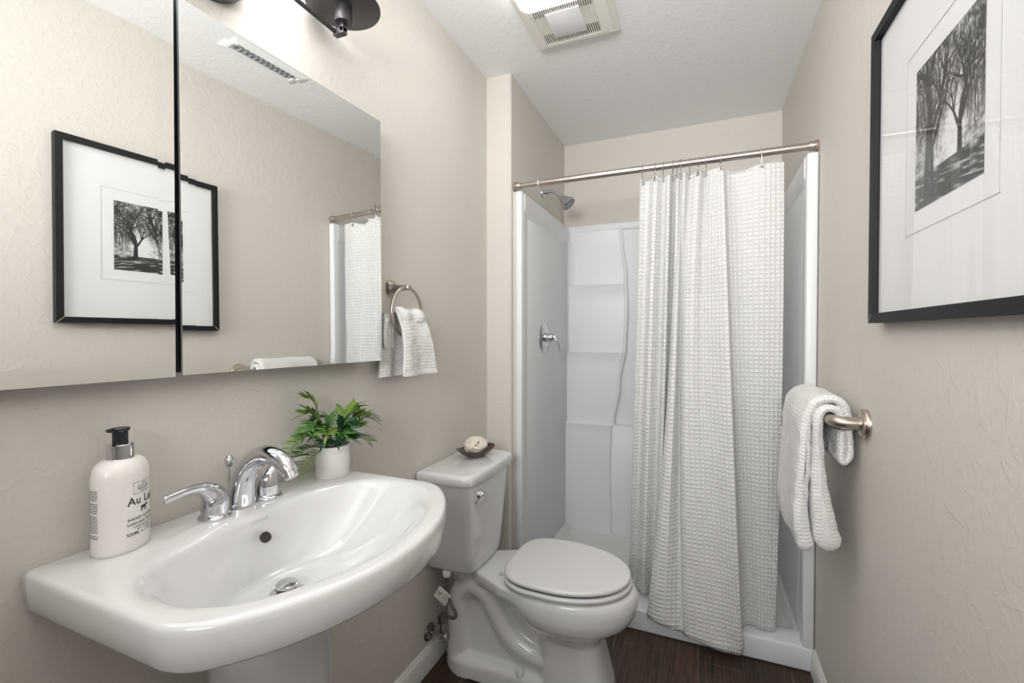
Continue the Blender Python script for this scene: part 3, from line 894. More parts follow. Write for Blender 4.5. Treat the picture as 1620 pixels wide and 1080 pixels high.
sm = bw.modifiers.new('smooth', 'CORRECTIVE_SMOOTH') if False else bw.modifiers.new('smooth', 'SMOOTH'); sm.factor = 0.5; sm.iterations = 7
def slab(x0, x1, hw, z0, z1, r):
    e = lambda d, z: egg(x0+d, x1-d, hw-d, z, back=3.4, front=2.05, split=.42)
    return [e(r, z0), e(r*.3, z0+r*.3), e(0, z0+r), e(0, z1-r), e(r*.3, z1-r*.3), e(r, z1), e(r*3.5, z1+.0008)]
b = MB(); b.loft(slab(.300, .728, .184, .4030, .4175, .005), True, True); b.build('seat', M['seat'], to, angle=70)
b = MB(); b.loft(slab(.302, .724, .181, .4240, .4400, .0065), True, True); b.build('seat_lid', M['seat'], to, angle=70)
b = MB(); b.loft([egg(.312, .714, .172, z, back=3.4, split=.42) for z in (.4150, .4250)], True, True); b.build('seat_gap_shade', M['gapshade'], to)  # dark slab standing in for the shade between seat and lid
for sg in (-1, 1):
    b = MB(); b.bbox((.278, TY+sg*.072-.014, .393), (.312, TY+sg*.072+.014, .4105), .004, 3); b.build('hinge_cap', M['seat'], to)
for sg in (-1, 1):
    b = MB(); b.lathe([(0.014, .062), (0.014, .078), (.010, .086), (.0001, .088)], (.36, TY+sg*.088, 0), n=24); b.build('bolt_cap', M['seat'], to)

# ------------------------------------------------------------------ brown dish with a twine ball on the tank lid
DX, DY, DZ = 0.108, 1.606, 0.7663
b = MB(); rings = []
DA = math.radians(62)
def boat(s_, z):
    r = []
    for j in range(56):
        a = 2*PI*j/56; c, q = math.cos(a), math.sin(a)
        x = .086*s_*math.copysign(abs(c)**1.15, c); y = .058*s_*math.copysign(abs(q)**0.95, q)
        zz = z + .010*s_*s_*(abs(c)**2.5)
        r.append((DX + x*math.cos(DA) - y*math.sin(DA), DY + x*math.sin(DA) + y*math.cos(DA), DZ + zz))
    return r
b.loft([boat(.38, 0), boat(.50, .001), boat(.70, .009), boat(.88, .018), boat(1.0, .0265), boat(.985, .028), boat(.95, .0265), boat(.80, .017), boat(.6, .009), boat(.3, .0055), boat(.02, .005)], True, True)
tag(b.build('trinket_dish', M['dish'], loc=(DX, DY, DZ)), 'shallow boat shaped dark brown dish on the toilet tank lid', 'dish')
b = MB(); rb_ = random.Random(5)
BC = Vector((DX, DY, DZ + 0.0435))
for k in range(20):
    ax = Vector((rb_.gauss(0, 1), rb_.gauss(0, 1), rb_.gauss(0, 1))).normalized()
    u = ax.orthogonal().normalized(); v = ax.cross(u)
    r = 0.0300 + 0.0035*rb_.random(); off = ax*(rb_.uniform(-.016, .016))
    rr_ = math.sqrt(max(r*r - off.length_squared, 1e-5)); ph = rb_.random()*6
    P = []
    for q in range(40):
        w = off + u*(rr_*math.cos(2*PI*q/40)) + v*(rr_*math.sin(2*PI*q/40)) + ax*(0.003*math.sin(6*PI*q/40+ph))
        x, y = w.x*math.cos(-DA) - w.y*math.sin(-DA), w.x*math.sin(-DA) + w.y*math.cos(-DA)
        x *= 1.45; y *= 1.12
        P.append(BC + Vector((x*math.cos(DA) - y*math.sin(DA), x*math.sin(DA) + y*math.cos(DA), w.z*0.92)))
    b.tube(P, 0.0040, 8, closed=True)
b.lathe([(0.0001, -.022), (.012, -.020), (.021, -.008), (.021, .008), (.012, .020), (.0001, .022)], tuple(BC), n=20)
tag(b.build('twine_ball', M['twine'], loc=(DX, DY, DZ + .012)), 'cream ball of loosely wound twine lying in the brown dish', 'decoration')

# ------------------------------------------------------------------ stop valve and supply hose
sv = thing('water_supply_valve', (0.0, 1.430, 0.135), 'dull chrome shutoff valve on the wall by the baseboard left of the toilet', 'valve')
b = MB(); b.lathe([(0.033, 0.0), (0.033, 0.003), (0.028, 0.008), (0.016, 0.012), (0.009, 0.013)], (0.0, 1.430, 0.135), axis='x', n=32); b.build('escutcheon', M['darkchrome'], sv)
b = MB(); b.tube([(0.008, 1.430, 0.135), (0.062, 1.430, 0.135)], 0.008, 16); b.lathe([(0.0125, 0), (0.0125, 0.018)], (0.040, 1.430, 0.135), axis='x', n=6)
b.lathe([(0.0075, 0.0), (0.0075, 0.034)], (0.049, 1.430, 0.135), n=16); b.build('valve_body', M['darkchrome'], sv)
b = MB(); b.tube([(0.060, 1.430, 0.135), (0.075, 1.430, 0.135)], 0.0045, 12)
b.lathe([(0.0001, 0), (0.017, 0.001), (0.019, 0.003), (0.017, 0.007), (0.0001, 0.009)], (0.074, 1.430, 0.135), axis='x', n=20)
b.build('valve_handle', M['darkchrome'], sv)
hs = thing('supply_hose', (0.049, 1.430, 0.165), 'looped braided supply hose with paper tag under the toilet tank', 'hose')
HP = cr([(0.049, 1.430, 0.166), (0.050, 1.426, 0.195), (0.062, 1.410, 0.224), (0.092, 1.395, 0.240), (0.122, 1.392, 0.240), (0.136, 1.394, 0.247), (0.132, 1.396, 0.262), (0.112, 1.400, 0.288), (0.094, 1.408, 0.325), (0.090, 1.412, 0.366), (0.090, 1.412, 0.386)], 8)
b = MB(); b.tube(HP, 0.0062, 14); b.build('hose_line', M['hose'], hs)
b = MB(); b.lathe([(0.0145, 0), (0.0155, 0.003), (0.0155, 0.016), (0.0145, 0.019)], (0.090, 1.412, 0.374), n=10); b.build('coupling_nut', M['trim'], hs)
b = MB(); b.lathe([(0.009, -0.004), (0.009, 0.014)], (0.049, 1.430, 0.167), n=6); b.build('lower_nut', M['darkchrome'], hs)
# folded paper tag round the hose
b = MB()
tc_, tu, tv = Vector((0.094, 1.396, 0.302)), Vector((0.64, -0.10, 0.60)).normalized(), Vector((-0.52, 0.24, 0.80)).normalized()
tu = Vector((0.80, 0.12, -0.30)).normalized(); tv = Vector((0.30, 0.18, 0.93)).normalized()
tn = tu.cross(tv).normalized(); tv = tn.cross(tu).normalized()
if tn.y > 0: tn = -tn
cs = [(-.031, -.017), (.026, -.017), (.026, .020), (-.031, .020)]
rot = math.radians(-12); cs = [(x*math.cos(rot)-y*math.sin(rot), x*math.sin(rot)+y*math.cos(rot)) for x, y in cs]
V = [tc_ + tu*x + tv*y + tn*d for d in (0.0006, -0.0006) for x, y in [(p[0]*.95-.012, p[1]*1.15) for p in cs]]
b.add(V, [(0, 1, 2, 3), (7, 6, 5, 4), (0, 4, 5, 1), (1, 5, 6, 2), (2, 6, 7, 3), (3, 7, 4, 0)])
tgo = b.build('paper_tag', M['paper'], hs, smooth=False)
def tagp(x0, y0):
    def f(x, y):
        x, y = x+x0, y+y0
        x, y = x*math.cos(rot)-y*math.sin(rot), x*math.sin(rot)+y*math.cos(rot)
        return tc_ + tu*(x*.95-.012) + tv*(y*1.15) + tn*0.0009
    return f
b = MB()
V, F = text_obj('16"', 0.017, tagp(-.015, -.003), '', None, None); b.add(V, F)
for k in range(6):
    V, F = text_obj('warning do not', 0.0044, tagp(.012, .012 - .0050*k), '', None, None); b.add(V, F)
V, F = text_obj('toilet connector', 0.0030, tagp(-.012, -.010), '', None, None); b.add(V, F)
b.build('tag_print', M['ink'], tgo, smooth=False)

# ------------------------------------------------------------------ shower stall
SYF = 1.950
ss = thing('shower_stall', (0.72, 2.35, 0.0), 'glossy white moulded shower stall with curb and corner shelves behind the curtain', 'shower')
ZT = 1.915
b = MB()
b.bbox((XA + .012, SYF, 0.0), (W - .003, SYF + .105, 0.092), 0.010, 3)          # curb
b.build('curb', M['acrylic'], ss)
b = MB()
xl, xr, yf, yb = 0.165, 1.300, SYF + .10, 2.775
def rr2(d, z, r=0.05):
    n = 8; pts = []
    for cx, cy, a0 in ((xr-d-r, yb-d-r, 0), (xl+d+r, yb-d-r, PI/2), (xl+d+r, yf+d*.5+r, PI), (xr-d-r, yf+d*.5+r, 1.5*PI)):
        pts += [(cx + r*math.cos(a0+PI/2*k/n), cy + r*math.sin(a0+PI/2*k/n), z) for k in range(n+1)]
    return pts
b.loft([rr2(-.02, .0), rr2(-.02, .085), rr2(.0, .088), rr2(.018, .080), rr2(.028, .062), rr2(.034, .056), rr2(.15, .052), rr2(.35, .048)], True, True)
b.build('pan_floor', M['pan'], ss)
# side walls with an outer flange and a recessed field with rounded top corners
def side_panel(name, xo, xi, sg):
    """xo: back face, xi: inner face, sg: direction pointing into the stall"""
    b = MB()
    y0, y1, z0 = SYF, 2.80, 0.06
    # flange (front edge strip)
    b.bbox((min(xo, xi), y0, 0.088), (max(xo, xi), y0 + .060, ZT), 0.008, 3)
    # field
    xs = xi - sg*0.004
    b.bbox((min(xo, xs), y0 + .03, z0), (max(xo, xs), y1, ZT), 0.006, 2)
    # raised top ledge, sloping in
    xt = xi + sg*0.003
    b.loft([[(xo, y, ZT-.11), (xs+sg*.0005, y, ZT-.11), (xt, y, ZT-.075), (xt, y, ZT-.012), (xt-sg*.01, y, ZT+.001), (xo, y, ZT+.001)] for y in (y0+.035, y1)], True, True)
    # rounded fillet between flange and field
    b.loft([[(xo, y0+.05, z), (xi, y0+.05, z), (xs, y0+.085, z), (xo, y0+.085, z)] for z in (0.09, ZT)], True, True)
    return b.build(name, M['acrylic'], ss, angle=45)
side_panel('side_panel', XA + .014, 0.169, 1)
side_panel('side_panel', W - .002, 1.290, -1)
b = MB()
# back wall: moulded shelf column on the left with a curved right edge, wider low shelf on the right
b.bbox((XA + .01, 2.780, 0.05), (W - .004, YB - .002, ZT + .012), 0.006, 2)
b.bbox((XA + .01, 2.770, ZT - .035), (W - .004, 2.80, ZT + .012), 0.010, 3)
def edge_x(z):
    """right edge of the shelf column"""
    pts = [(0.05, .452), (0.45, .445), (0.71, .452), (0.95, .487), (1.20, .522), (1.40, .530), (1.60, .521), (1.80, .498), (1.93, .485)]
    for (z0, x0), (z1, x1) in zip(pts, pts[1:]):
        if z <= z1:
            t = (z-z0)/(z1-z0); t = t*t*(3-2*t); return x0 + (x1-x0)*t
    return pts[-1][1]
def block(z0, z1, y, xl_=0.15, n=14):
    """a shelf step: rounded front top edge"""
    rings = []
    for k in range(n+1):
        z = z0 + (z1-z0)*k/n
        x = edge_x(z); yy = y
        rings.append([(xl_, 2.80, z), (xl_, yy, z), (x-.022, yy, z), (x-.010, yy+.003, z), (x-.003, yy+.010, z), (x, min(yy+.02, 2.80), z), (x+.004, 2.80, z)])
    fr = rings[-1]
    for dy, dz in ((-.0015, .003), (.0005, .0065), (.006, .0085), (.012, .008), (.018, .005), (.034, .004)):
        rings.append([(p[0], min(p[1]+dy, 2.80), z1+dz) for p in fr])
    b.loft(rings, True, True)
block(0.05, 0.703, 2.700); block(0.05, 1.138, 2.730); block(0.05, 1.548, 2.752); block(0.05, 1.915, 2.772)
# right low shelf
rings = []
for z, y in ((0.05, 2.715), (0.700, 2.715), (0.706, 2.719), (0.708, 2.728)):
    rings.append([(0.425, 2.80, z), (0.425, y, z), (1.305, y, z), (1.305, 2.80, z)])
b.loft(rings, True, True)
# ridge along the curved edge
b.tube([(edge_x(0.06 + 1.84*k/60) - .004, 2.772 - .042*max(0, min(1, (1.9-(0.06+1.84*k/60))/1.3)), 0.06 + 1.84*k/60) for k in range(61)], 0.0075, 12)
# coved inside corners
b.loft([[(0.160, 2.80, z), (0.160, 2.715, z), (0.164, 2.735, z), (0.172, 2.75, z), (0.186, 2.765, z), (0.21, 2.772, z), (0.21, 2.80, z)] for z in (0.06, 1.90)], True, True)
b.build('back_panel', M['acrylic'], ss, angle=50)

b = MB(); b.box((XA, SYF + .012, 0.09), (XA + .020, SYF + .05, ZT)); struct(b.build('trim_2', M['wall'], smooth=False))
# shower head and mixer
sh = thing('overhead_shower', (XA, 2.39, 2.033), 'chrome shower head on a bent arm high on the left shower wall', 'shower head')
b = MB(); b.lathe([(0.030, 0), (0.029, 0.004), (0.022, 0.009), (0.011, 0.011)], (XA, 2.39, 2.033), axis='x', n=32); b.build('escutcheon', M['chrome'], sh)
b = MB(); b.tube(cr([(XA, 2.39, 2.033), (0.150, 2.39, 2.038), (0.182, 2.39, 2.035), (0.210, 2.39, 2.018), (0.226, 2.39, 2.002)], 6), 0.0105, 16); b.build('shower_arm', M['chrome'], sh)
def lathe_dir(b, p, d, prof, n=32, m=0):
    d = Vector(d).normalized(); u = d.orthogonal().normalized(); v = d.cross(u)
    return b.loft([[Vector(p) + d*h + u*(r*math.cos(2*PI*j/n)) + v*(r*math.sin(2*PI*j/n)) for j in range(n)] for r, h in prof], True, True, m=m)
hd = (0.70, -0.02, -0.72); hp = Vector((0.222, 2.39, 2.006))
b = MB(); lathe_dir(b, hp, hd, [(0.013, 0), (0.0165, 0.004), (0.0165, 0.014), (0.020, 0.020), (0.034, 0.046), (0.041, 0.058), (0.043, 0.062), (0.043, 0.070), (0.040, 0.073)]); hb = b.build('head_body', M['chrome'], sh)
b = MB(); lathe_dir(b, hp, hd, [(0.0385, 0.0728), (0.0375, 0.0745)]); fp = b.build('spray_face', M['darkchrome'], hb)
b = MB(); d_ = Vector(hd).normalized(); u_ = d_.orthogonal().normalized(); v_ = d_.cross(u_)
for rr_, nn in ((0.010, 6), (0.021, 12), (0.032, 18)):
    for k in range(nn):
        p = hp + d_*0.0735 + u_*(rr_*math.cos(2*PI*k/nn)) + v_*(rr_*math.sin(2*PI*k/nn))
        lathe_dir(b, p, hd, [(0.0028, 0), (0.0018, 0.0035)], 8)
b.build('spray_nozzles', M['dark'], hb)
mx = thing('shower_mixer', (0.166, 2.281, 1.235), 'round chrome shower mixer with drooping lever on the left shower wall', 'shower valve')
MX = 0.1655
b = MB(); b.lathe([(0.079, 0), (0.079, 0.002), (0.074, 0.006), (0.050, 0.010), (0.028, 0.012)], (MX, 2.281, 1.235), axis='x', n=48); b.build('trim_plate', M['chrome'], mx)
b = MB(); b.lathe([(0.025, 0.010), (0.025, 0.022), (0.0225, 0.024), (0.0225, 0.046), (0.0205, 0.050), (0.012, 0.056)], (MX, 2.281, 1.235), axis='x', n=32); b.build('hub', M['chrome'], mx)
b = MB(); b.tube(cr([(MX+.036, 2.281, 1.239), (MX+.058, 2.279, 1.238), (MX+.074, 2.276, 1.218), (MX+.085, 2.272, 1.190), (MX+.094, 2.268, 1.160)], 6), [(.013, .015)]*7+[(.010, .013)]*6+[(.006, .011)]*6+[(.0045, .009)]*6, 14); b.build('lever', M['chrome'], mx)

# ------------------------------------------------------------------ curtain rod, hooks, curtain
RY, RZ = 1.972, 1.944
cr_ = thing('shower_curtain_rod', (0.72, RY, RZ), 'satin nickel tension rod across the top of the shower opening', 'curtain rod')
b = MB(); b.tube([(XA + .012, RY, RZ), (0.245, RY, RZ)], 0.0115, 20); b.tube([(0.245, RY, RZ), (W - .01, RY, RZ)], 0.0138, 20); b.build('rod', M['rodnickel'], cr_)
b = MB(); b.tube([(0.242, RY, RZ), (0.247, RY, RZ)], 0.0142, 20); b.build('joint_ring', M['trim'], cr_)
for x0, sg in ((XA, 1), (W, -1)):
    b = MB(); b.lathe([(0.0185, 0), (0.0195, sg*.002), (0.0195, sg*.012), (0.0165, sg*.013), (0.0165, sg*.030), (0.0155, sg*.032)], (x0, RY, RZ), axis='x', n=28); b.build('end_cap', M['nickel'], cr_)

# curtain columns: (x, y) at three heights, bottom height per column; left to right as the cloth runs
CC = [  # top x,y        middle x,y      bottom x,y     hem z
 (0.696,1.975, 0.676,1.985, 0.640,2.075, .105),
 (0.728,1.990, 0.706,2.000, 0.668,2.100, .100),
 (0.760,1.945, 0.737,1.955, 0.706,2.050, .098),
 (0.790,1.980, 0.772,1.990, 0.738,2.075, .098),
 (0.812,1.948, 0.797,1.952, 0.762,2.035, .098),
 (0.828,1.985, 0.806,2.010, 0.765,1.985, .098),
 (0.842,1.945, 0.817,1.962, 0.737,1.925, .088),
 (0.858,1.968, 0.838,1.945, 0.800,1.905, .074),
 (0.872,1.945, 0.855,1.992, 0.868,1.920, .058),
 (0.890,1.985, 0.873,1.952, 0.892,1.902, .052),
 (0.926,1.945, 0.908,1.942, 0.955,1.893, .046),
 (0.946,1.978, 0.943,1.955, 1.005,1.888, .042),
 (0.970,1.952, 0.975,1.940, 1.045,1.890, .040),
 (1.010,1.938, 1.038,1.905, 1.086,1.895, .046),
 (1.018,1.975, 1.050,1.968, 1.085,1.950, .094),
 (1.062,1.990, 1.085,1.990, 1.118,2.010, .096),
 (1.145,1.965, 1.150,1.980, 1.165,1.995, .097),
 (1.220,1.975, 1.222,1.985, 1.206,2.000, .098)]
CS = cr(CC, 14)
sl = [0.0]
for p, q in zip(CS, CS[1:]): sl.append(sl[-1] + math.hypot(q[2]-p[2], q[3]-p[3]))
ZTOP = 1.902
HOOKX = (0.706, 0.757, 0.788, 0.826, 0.842, 0.856, 0.890, 0.922, 0.951, 1.002, 1.143)
def ctop(x):
    """the upper hem sags between hooks"""
    hx = sorted(HOOKX)
    s_ = 0.0
    for a, c in zip(hx, hx[1:]):
        if a <= x <= c:
            s_ = 0.012*min(1, (c-a)/.14)*math.sin(PI*(x-a)/(c-a))
    return ZTOP - s_
def cpoint(i, v):
    p = CS[i]
    zt, zm, zb = ctop(p[0]), 1.07, p[6]
    z = zt + (zb - zt)*v
    t = (z - zb)/(zt - zb)
    # quadratic through bottom (t=0), middle, top (t=1)
    tm = (zm - zb)/(zt - zb)
    out = []
    for k in (0, 1):
        y0, y1, y2 = p[4+k], p[2+k], p[k]
        l0 = (t-tm)*(t-1)/(tm); l1 = t*(t-1)/(tm*(tm-1)); l2 = t*(t-tm)/(1-tm)
        out.append(y0*l0 + y1*l1 + y2*l2)
    w = 0.0012*math.sin(z*23 + i*0.15)
    return Vector((out[0], out[1] + w, z))
ct = thing('shower_curtain', (0.95, RY, 0.05), 'white waffle weave curtain hanging in folds from the nickel rod', 'shower curtain')
nv = 90; ni = len(CS)
b = MB(); V = []; UV = []
G = [[cpoint(i, j/nv) for i in range(ni)] for j in range(nv+1)]
th = 0.0016
for s_ in (1, -1):
    for j in range(nv+1):
        for i in range(ni):
            du = G[j][min(i+1, ni-1)] - G[j][max(i-1, 0)]; dv = G[min(j+1, nv)][i] - G[max(j-1, 0)][i]
            n = du.cross(dv).normalized()
            V.append(G[j][i] + n*(th*s_)); UV.append((sl[i]*1.0, G[j][i].z))
n1 = (nv+1)*ni; F = []
for j in range(nv):
    for i in range(ni-1):
        a = j*ni+i
        F.append((a, a+1, a+ni+1, a+ni)); F.append((n1+a, n1+a+ni, n1+a+ni+1, n1+a+1))
rim = list(range(ni)) + [j*ni+ni-1 for j in range(1, nv+1)] + [nv*ni+i for i in range(ni-2, -1, -1)] + [j*ni for j in range(nv-1, 0, -1)]
for k in range(len(rim)):
    a, c = rim[k], rim[(k+1) % len(rim)]; F.append((a, n1+a, n1+c, c))
b.add(V, F, 0, UV); cloth = b.build('cloth', M['curtain'], ct, angle=180, uv=True)
def near_i(x): return min(range(ni), key=lambda i: abs(CS[i][0]-x) + (0.5 if False else 0))
hooks_lbl = ['leftmost curtain hook, at the free left edge of the curtain', 'second curtain hook from the left on the rod', 'third curtain hook from the left on the rod', 'fourth curtain hook from the left on the rod', 'fifth curtain hook from the left, first of two almost touching', 'sixth curtain hook from the left, second of two almost touching', 'seventh curtain hook from the left on the rod', 'eighth curtain hook from the left on the rod', 'ninth curtain hook from the left on the rod', 'tenth curtain hook from the left, at the front edge of the big fold', 'rightmost curtain hook, alone above the flat right part of the curtain']
for k, x in enumerate(HOOKX):
    i = near_i(x); g = G[0][i]
    n = (G[0][min(i+1, ni-1)] - G[0][max(i-1, 0)]).cross(Vector((0, 0, -1))).normalized()
    if n.y > 0: n = -n
    gz = ctop(x) - 0.016
    gp = cpoint(i, (ctop(CS[i][0]) - gz)/(ctop(CS[i][0]) - CS[i][6]))
    b = MB(); u = n.cross(Vector((0, 0, 1))).normalized(); v = Vector((0, 0, 1))
    b.tube([gp + u*(.0062*math.cos(2*PI*q/24)) + v*(.0062*math.sin(2*PI*q/24)) + n*.002 for q in range(24)], 0.0022, 8, closed=True); b.build('grommet', M['nickel'], ct)
    b = MB()
    R0 = 0.0168
    pts = []
    for q in range(15):
        a = math.radians(-60 + 250*q/14)
        pts.append((x, RY + R0*math.cos(a)*1.0, RZ + R0*math.sin(a)))
    pts = pts[::1]
    tail = [(x + (gp.x-x)*.3, RY - .017, RZ - .012), (x + (gp.x-x)*.8, gp.y - .010, RZ - .034), (gp.x, gp.y - .0075, gz + .004), (gp.x, gp.y - .001, gz - .004), (gp.x, gp.y + .008, gz + .001), (gp.x, gp.y + .010, gz + .012)]
    b.tube(cr(pts + tail, 4), 0.0018, 8)
    for aa in (-60, -35):
        a = math.radians(aa)
        b.lathe([(0.0001, -.003), (.003, -.0015), (.003, .0015), (.0001, .003)], (x, RY + (R0)*math.cos(a), RZ + R0*math.sin(a)), axis='x', n=10)
    tag(b.build('curtain_hook', M['chrome'], loc=(x, RY, RZ)), 'chrome ' + hooks_lbl[k].replace('curtain hook', 'wire hook', 1) if False else hooks_lbl[k], 'curtain hook', 'wire hooks on the shower curtain rod')

# ------------------------------------------------------------------ towel bar and towel on the right wall
tb = thing('towel_bar', (W, 1.63, 1.023), 'brushed nickel towel bar with round flanges on the right wall', 'towel rail')
BXc = W - 0.070; BZ = 1.022; BY0, BY1 = 1.4117, 1.862
b = MB()
path = cr([(W - .004, BY0, BZ), (W - .030, BY0, BZ), (W - .052, BY0 + .003, BZ), (W - .066, BY0 + .016, BZ), (BXc, BY0 + .040, BZ)], 6) + cr([(BXc, BY0 + .08, BZ), (BXc, BY1 - .08, BZ), (BXc, BY1 - .040, BZ), (W - .066, BY1 - .016, BZ), (W - .052, BY1 - .003, BZ), (W - .030, BY1, BZ), (W - .004, BY1, BZ)], 6)
b.tube(path, 0.0158, 24); b.build('bar', M['nickel'], tb)
for y in (BY0, BY1):
    b = MB(); b.lathe([(0.0385, 0), (0.0385, -.008), (0.037, -.010), (0.031, -.0105), (0.031, -.015), (0.029, -.0165), (0.016, -.017)], (W, y, BZ), axis='x', n=44); b.build('flange', M['nickel'], tb)
tw = thing('bath_towel', (BXc, 1.62, 1.03), 'thick white textured towel folded over the nickel towel bar', 'towel')
TY0, TY1 = 1.452, 1.775
def thick_profile(pts, th, name, parent, wob=0.0, grow=0.0, y0=TY0, y1=TY1, mats=None, taper=0.0, dz=0.0):
    """cloth of given thickness following a path in (x,z), run along Y, with rounded ends"""
    P = cr(pts, 8); n = len(P)
    nrm = []
    for i in range(n):
        a, c = P[max(i-1, 0)], P[min(i+1, n-1)]
        tx, tz = c[0]-a[0], c[1]-a[1]; l = math.hypot(tx, tz) or 1
        nrm.append((-tz/l, tx/l))
    L = [0.0]
    for p, q in zip(P, P[1:]): L.append(L[-1] + math.hypot(q[0]-p[0], q[1]-p[1]))
    loopP = []
    m_ = 5
    H_ = [th/2 + grow/2*max(0, (L[i]/L[-1]-.35)/.65)**1.3 for i in range(n)]
    loop = [(i, H_[i]) for i in range(n)] + [(-1, k) for k in range(1, m_)] + [(i, -H_[i]) for i in range(n-1, -1, -1)] + [(-2, k) for k in range(1, m_)]
    ny = 40; b = MB(); rings = []; UV = []
    for j in range(ny+1):
        t = j/ny; y = y0 + (y1-y0)*t
        e = min(t, 1-t)*(y1-y0)
        sc_ = math.sqrt(max(0.0, 1 - (1 - min(1, e/0.016))**2))*0.85 + 0.15
        ring = []
        for i, q in loop:
            if i >= 0:
                ww = wob*math.sin(t*7.3 + L[i]*9)*min(1, L[i]/.15) if wob else 0
                p = P[i]; nn = nrm[i]
                ring.append((p[0] + nn[0]*(q*sc_ + ww), y + 0.004*math.sin(L[i]*30)*(1 if t < .5 else -1)*(abs(t-.5)*2)**8, p[1] + nn[1]*q*sc_ + dz*t*(L[i]/L[-1])**2))
                UV.append((y, L[i]))
            else:
                ii = n-1 if i == -1 else 0; p = P[ii]; nn = nrm[ii]
                a = PI*q/m_; tx, tz = -nn[1], nn[0]
                sgn = -1 if i == -1 else 1
                c, s_ = (math.cos(a), math.sin(a)) if i == -1 else (-math.cos(a), math.sin(a))
                ddx, ddz = (nn[1], -nn[0])
                o = -1 if i == -2 else 1
                ww = wob*math.sin(t*7.3 + L[ii]*9)*min(1, L[ii]/.15) if wob else 0; h = H_[ii]
                ring.append((p[0] + nn[0]*(h*c*sc_ + ww) + ddx*h*s_*sc_*o, y, p[1] + nn[1]*h*c*sc_ + ddz*h*s_*sc_*o + dz*t*(L[ii]/L[-1])**2))
                UV.append((y, L[ii]))
        rings.append(ring)
    V = [p for r in rings for p in r]; k = len(rings[0]); F = []
    for j in range(ny):
        for i in range(k):
            i2 = (i+1) % k; F.append((j*k+i, j*k+i2, (j+1)*k+i2, (j+1)*k+i))
    F.append(tuple(range(k))); F.append(tuple(ny*k + i for i in reversed(range(k))))
    b.add(V, F, 0, UV)
    return b.build(name, mats or M['towel'], parent, uv=True, angle=70)
xb_, zb_ = BXc, BZ
thick_profile([(xb_+.045, .935), (xb_+.043, .975), (xb_+.044, 1.020), (xb_+.031, 1.062), (xb_+.0, 1.076), (xb_-.036, 1.062), (xb_-.0535, 1.015), (xb_-.055, .93), (xb_-.058, .84), (xb_-.060, .74), (xb_-.051, .672)], .024, 'outer_layer', tw, .003, grow=.018, dz=-.02)
thick_profile([(xb_+.0285, 1.010), (xb_+.022, 1.041), (xb_+.0, 1.0515), (xb_-.022, 1.041), (xb_-.030, 1.010), (xb_-.029, .93), (xb_-.023, .84), (xb_-.010, .75), (xb_+.000, .695)], .023, 'inner_layer', tw, .003, grow=.040, y0=TY0-.012, y1=TY1-.03)
thick_profile([(xb_+.0425, .99), (xb_+.0465, .95), (xb_+.045, .925), (xb_+.036, .908), (xb_+.026, .918), (xb_+.0265, .95), (xb_+.0265, .985)], .0180, 'back_fold', tw, 0.0, y0=TY0-.006, y1=TY1-.05)

tex = bpy.data.textures.new('towel_lumps', 'CLOUDS'); tex.noise_scale = 0.035; tex.noise_depth = 2
for parent_, amt in ((tw, 0.0085), (ht, 0.006)):
    for ch in parent_.children:
        dm = ch.modifiers.new('lumps', 'DISPLACE'); dm.texture = tex; dm.strength = amt; dm.mid_level = 0.5; dm.texture_coords = 'GLOBAL'

# ------------------------------------------------------------------ framed picture on the right wall
FX = W - 0.031
FY0, FY1, FZ0, FZ1 = 0.700, 1.304, 1.277, 1.941
fp_ = thing('framed_picture', (W, 1.0, 1.61), 'large black framed black and white tree photograph with wide white mat on the right wall', 'picture')
fw, fd = 0.021, 0.031
def rail(p0, p1, q0, q1):
    """mitred rail between outer corner points p and inner corner points q (y,z)"""
    V = []
    for x in (W - .001, FX): V += [(x, *p0), (x, *p1), (x, *q1), (x, *q0)]
    b = MB(); b.add(V, [(0, 1, 2, 3), (7, 6, 5, 4), (0, 4, 5, 1), (1, 5, 6, 2), (2, 6, 7, 3), (3, 7, 4, 0)])
    return b.build('frame_rail', M['frame'], fp_, smooth=False)
O_ = [(FY0, FZ0), (FY1, FZ0), (FY1, FZ1), (FY0, FZ1)]; I_ = [(FY0+fw, FZ0+fw), (FY1-fw, FZ0+fw), (FY1-fw, FZ1-fw), (FY0+fw, FZ1-fw)]
for k in range(4): rail(O_[k], O_[(k+1) % 4], I_[k], I_[(k+1) % 4])
for k in (0, 1):
    b = MB()
    o, i = Vector((FX - .0004, *O_[k])), Vector((FX - .0004, *I_[k])); d = (i-o).normalized(); s_ = Vector((0, -d.z, d.y))*.0011
    b.add([o+s_, i+s_, i-s_, o-s_], [(0, 1, 2, 3)])
    b.build('mitre_joint', M['mitre'], fp_, smooth=False)
MXX = W - 0.017
b = MB(); b.box((MXX, FY0+fw, FZ0+fw), (W - .002, FY1-fw, FZ1-fw)); b.build('mat_board', M['mat'], fp_, smooth=False)
PCY = 0.990
PY0, PY1, PZ0, PZ1 = 0.866, 1.094, 1.483, 1.745
QY0, QY1, QZ0, QZ1 = 0.827, 1.136, 1.443, 1.788
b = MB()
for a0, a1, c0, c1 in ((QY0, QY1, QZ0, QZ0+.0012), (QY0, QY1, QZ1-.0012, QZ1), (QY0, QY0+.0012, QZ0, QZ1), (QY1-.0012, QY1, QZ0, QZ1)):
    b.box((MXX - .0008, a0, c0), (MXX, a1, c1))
b.build('mat_bevel', M['matline'], fp_, smooth=False)
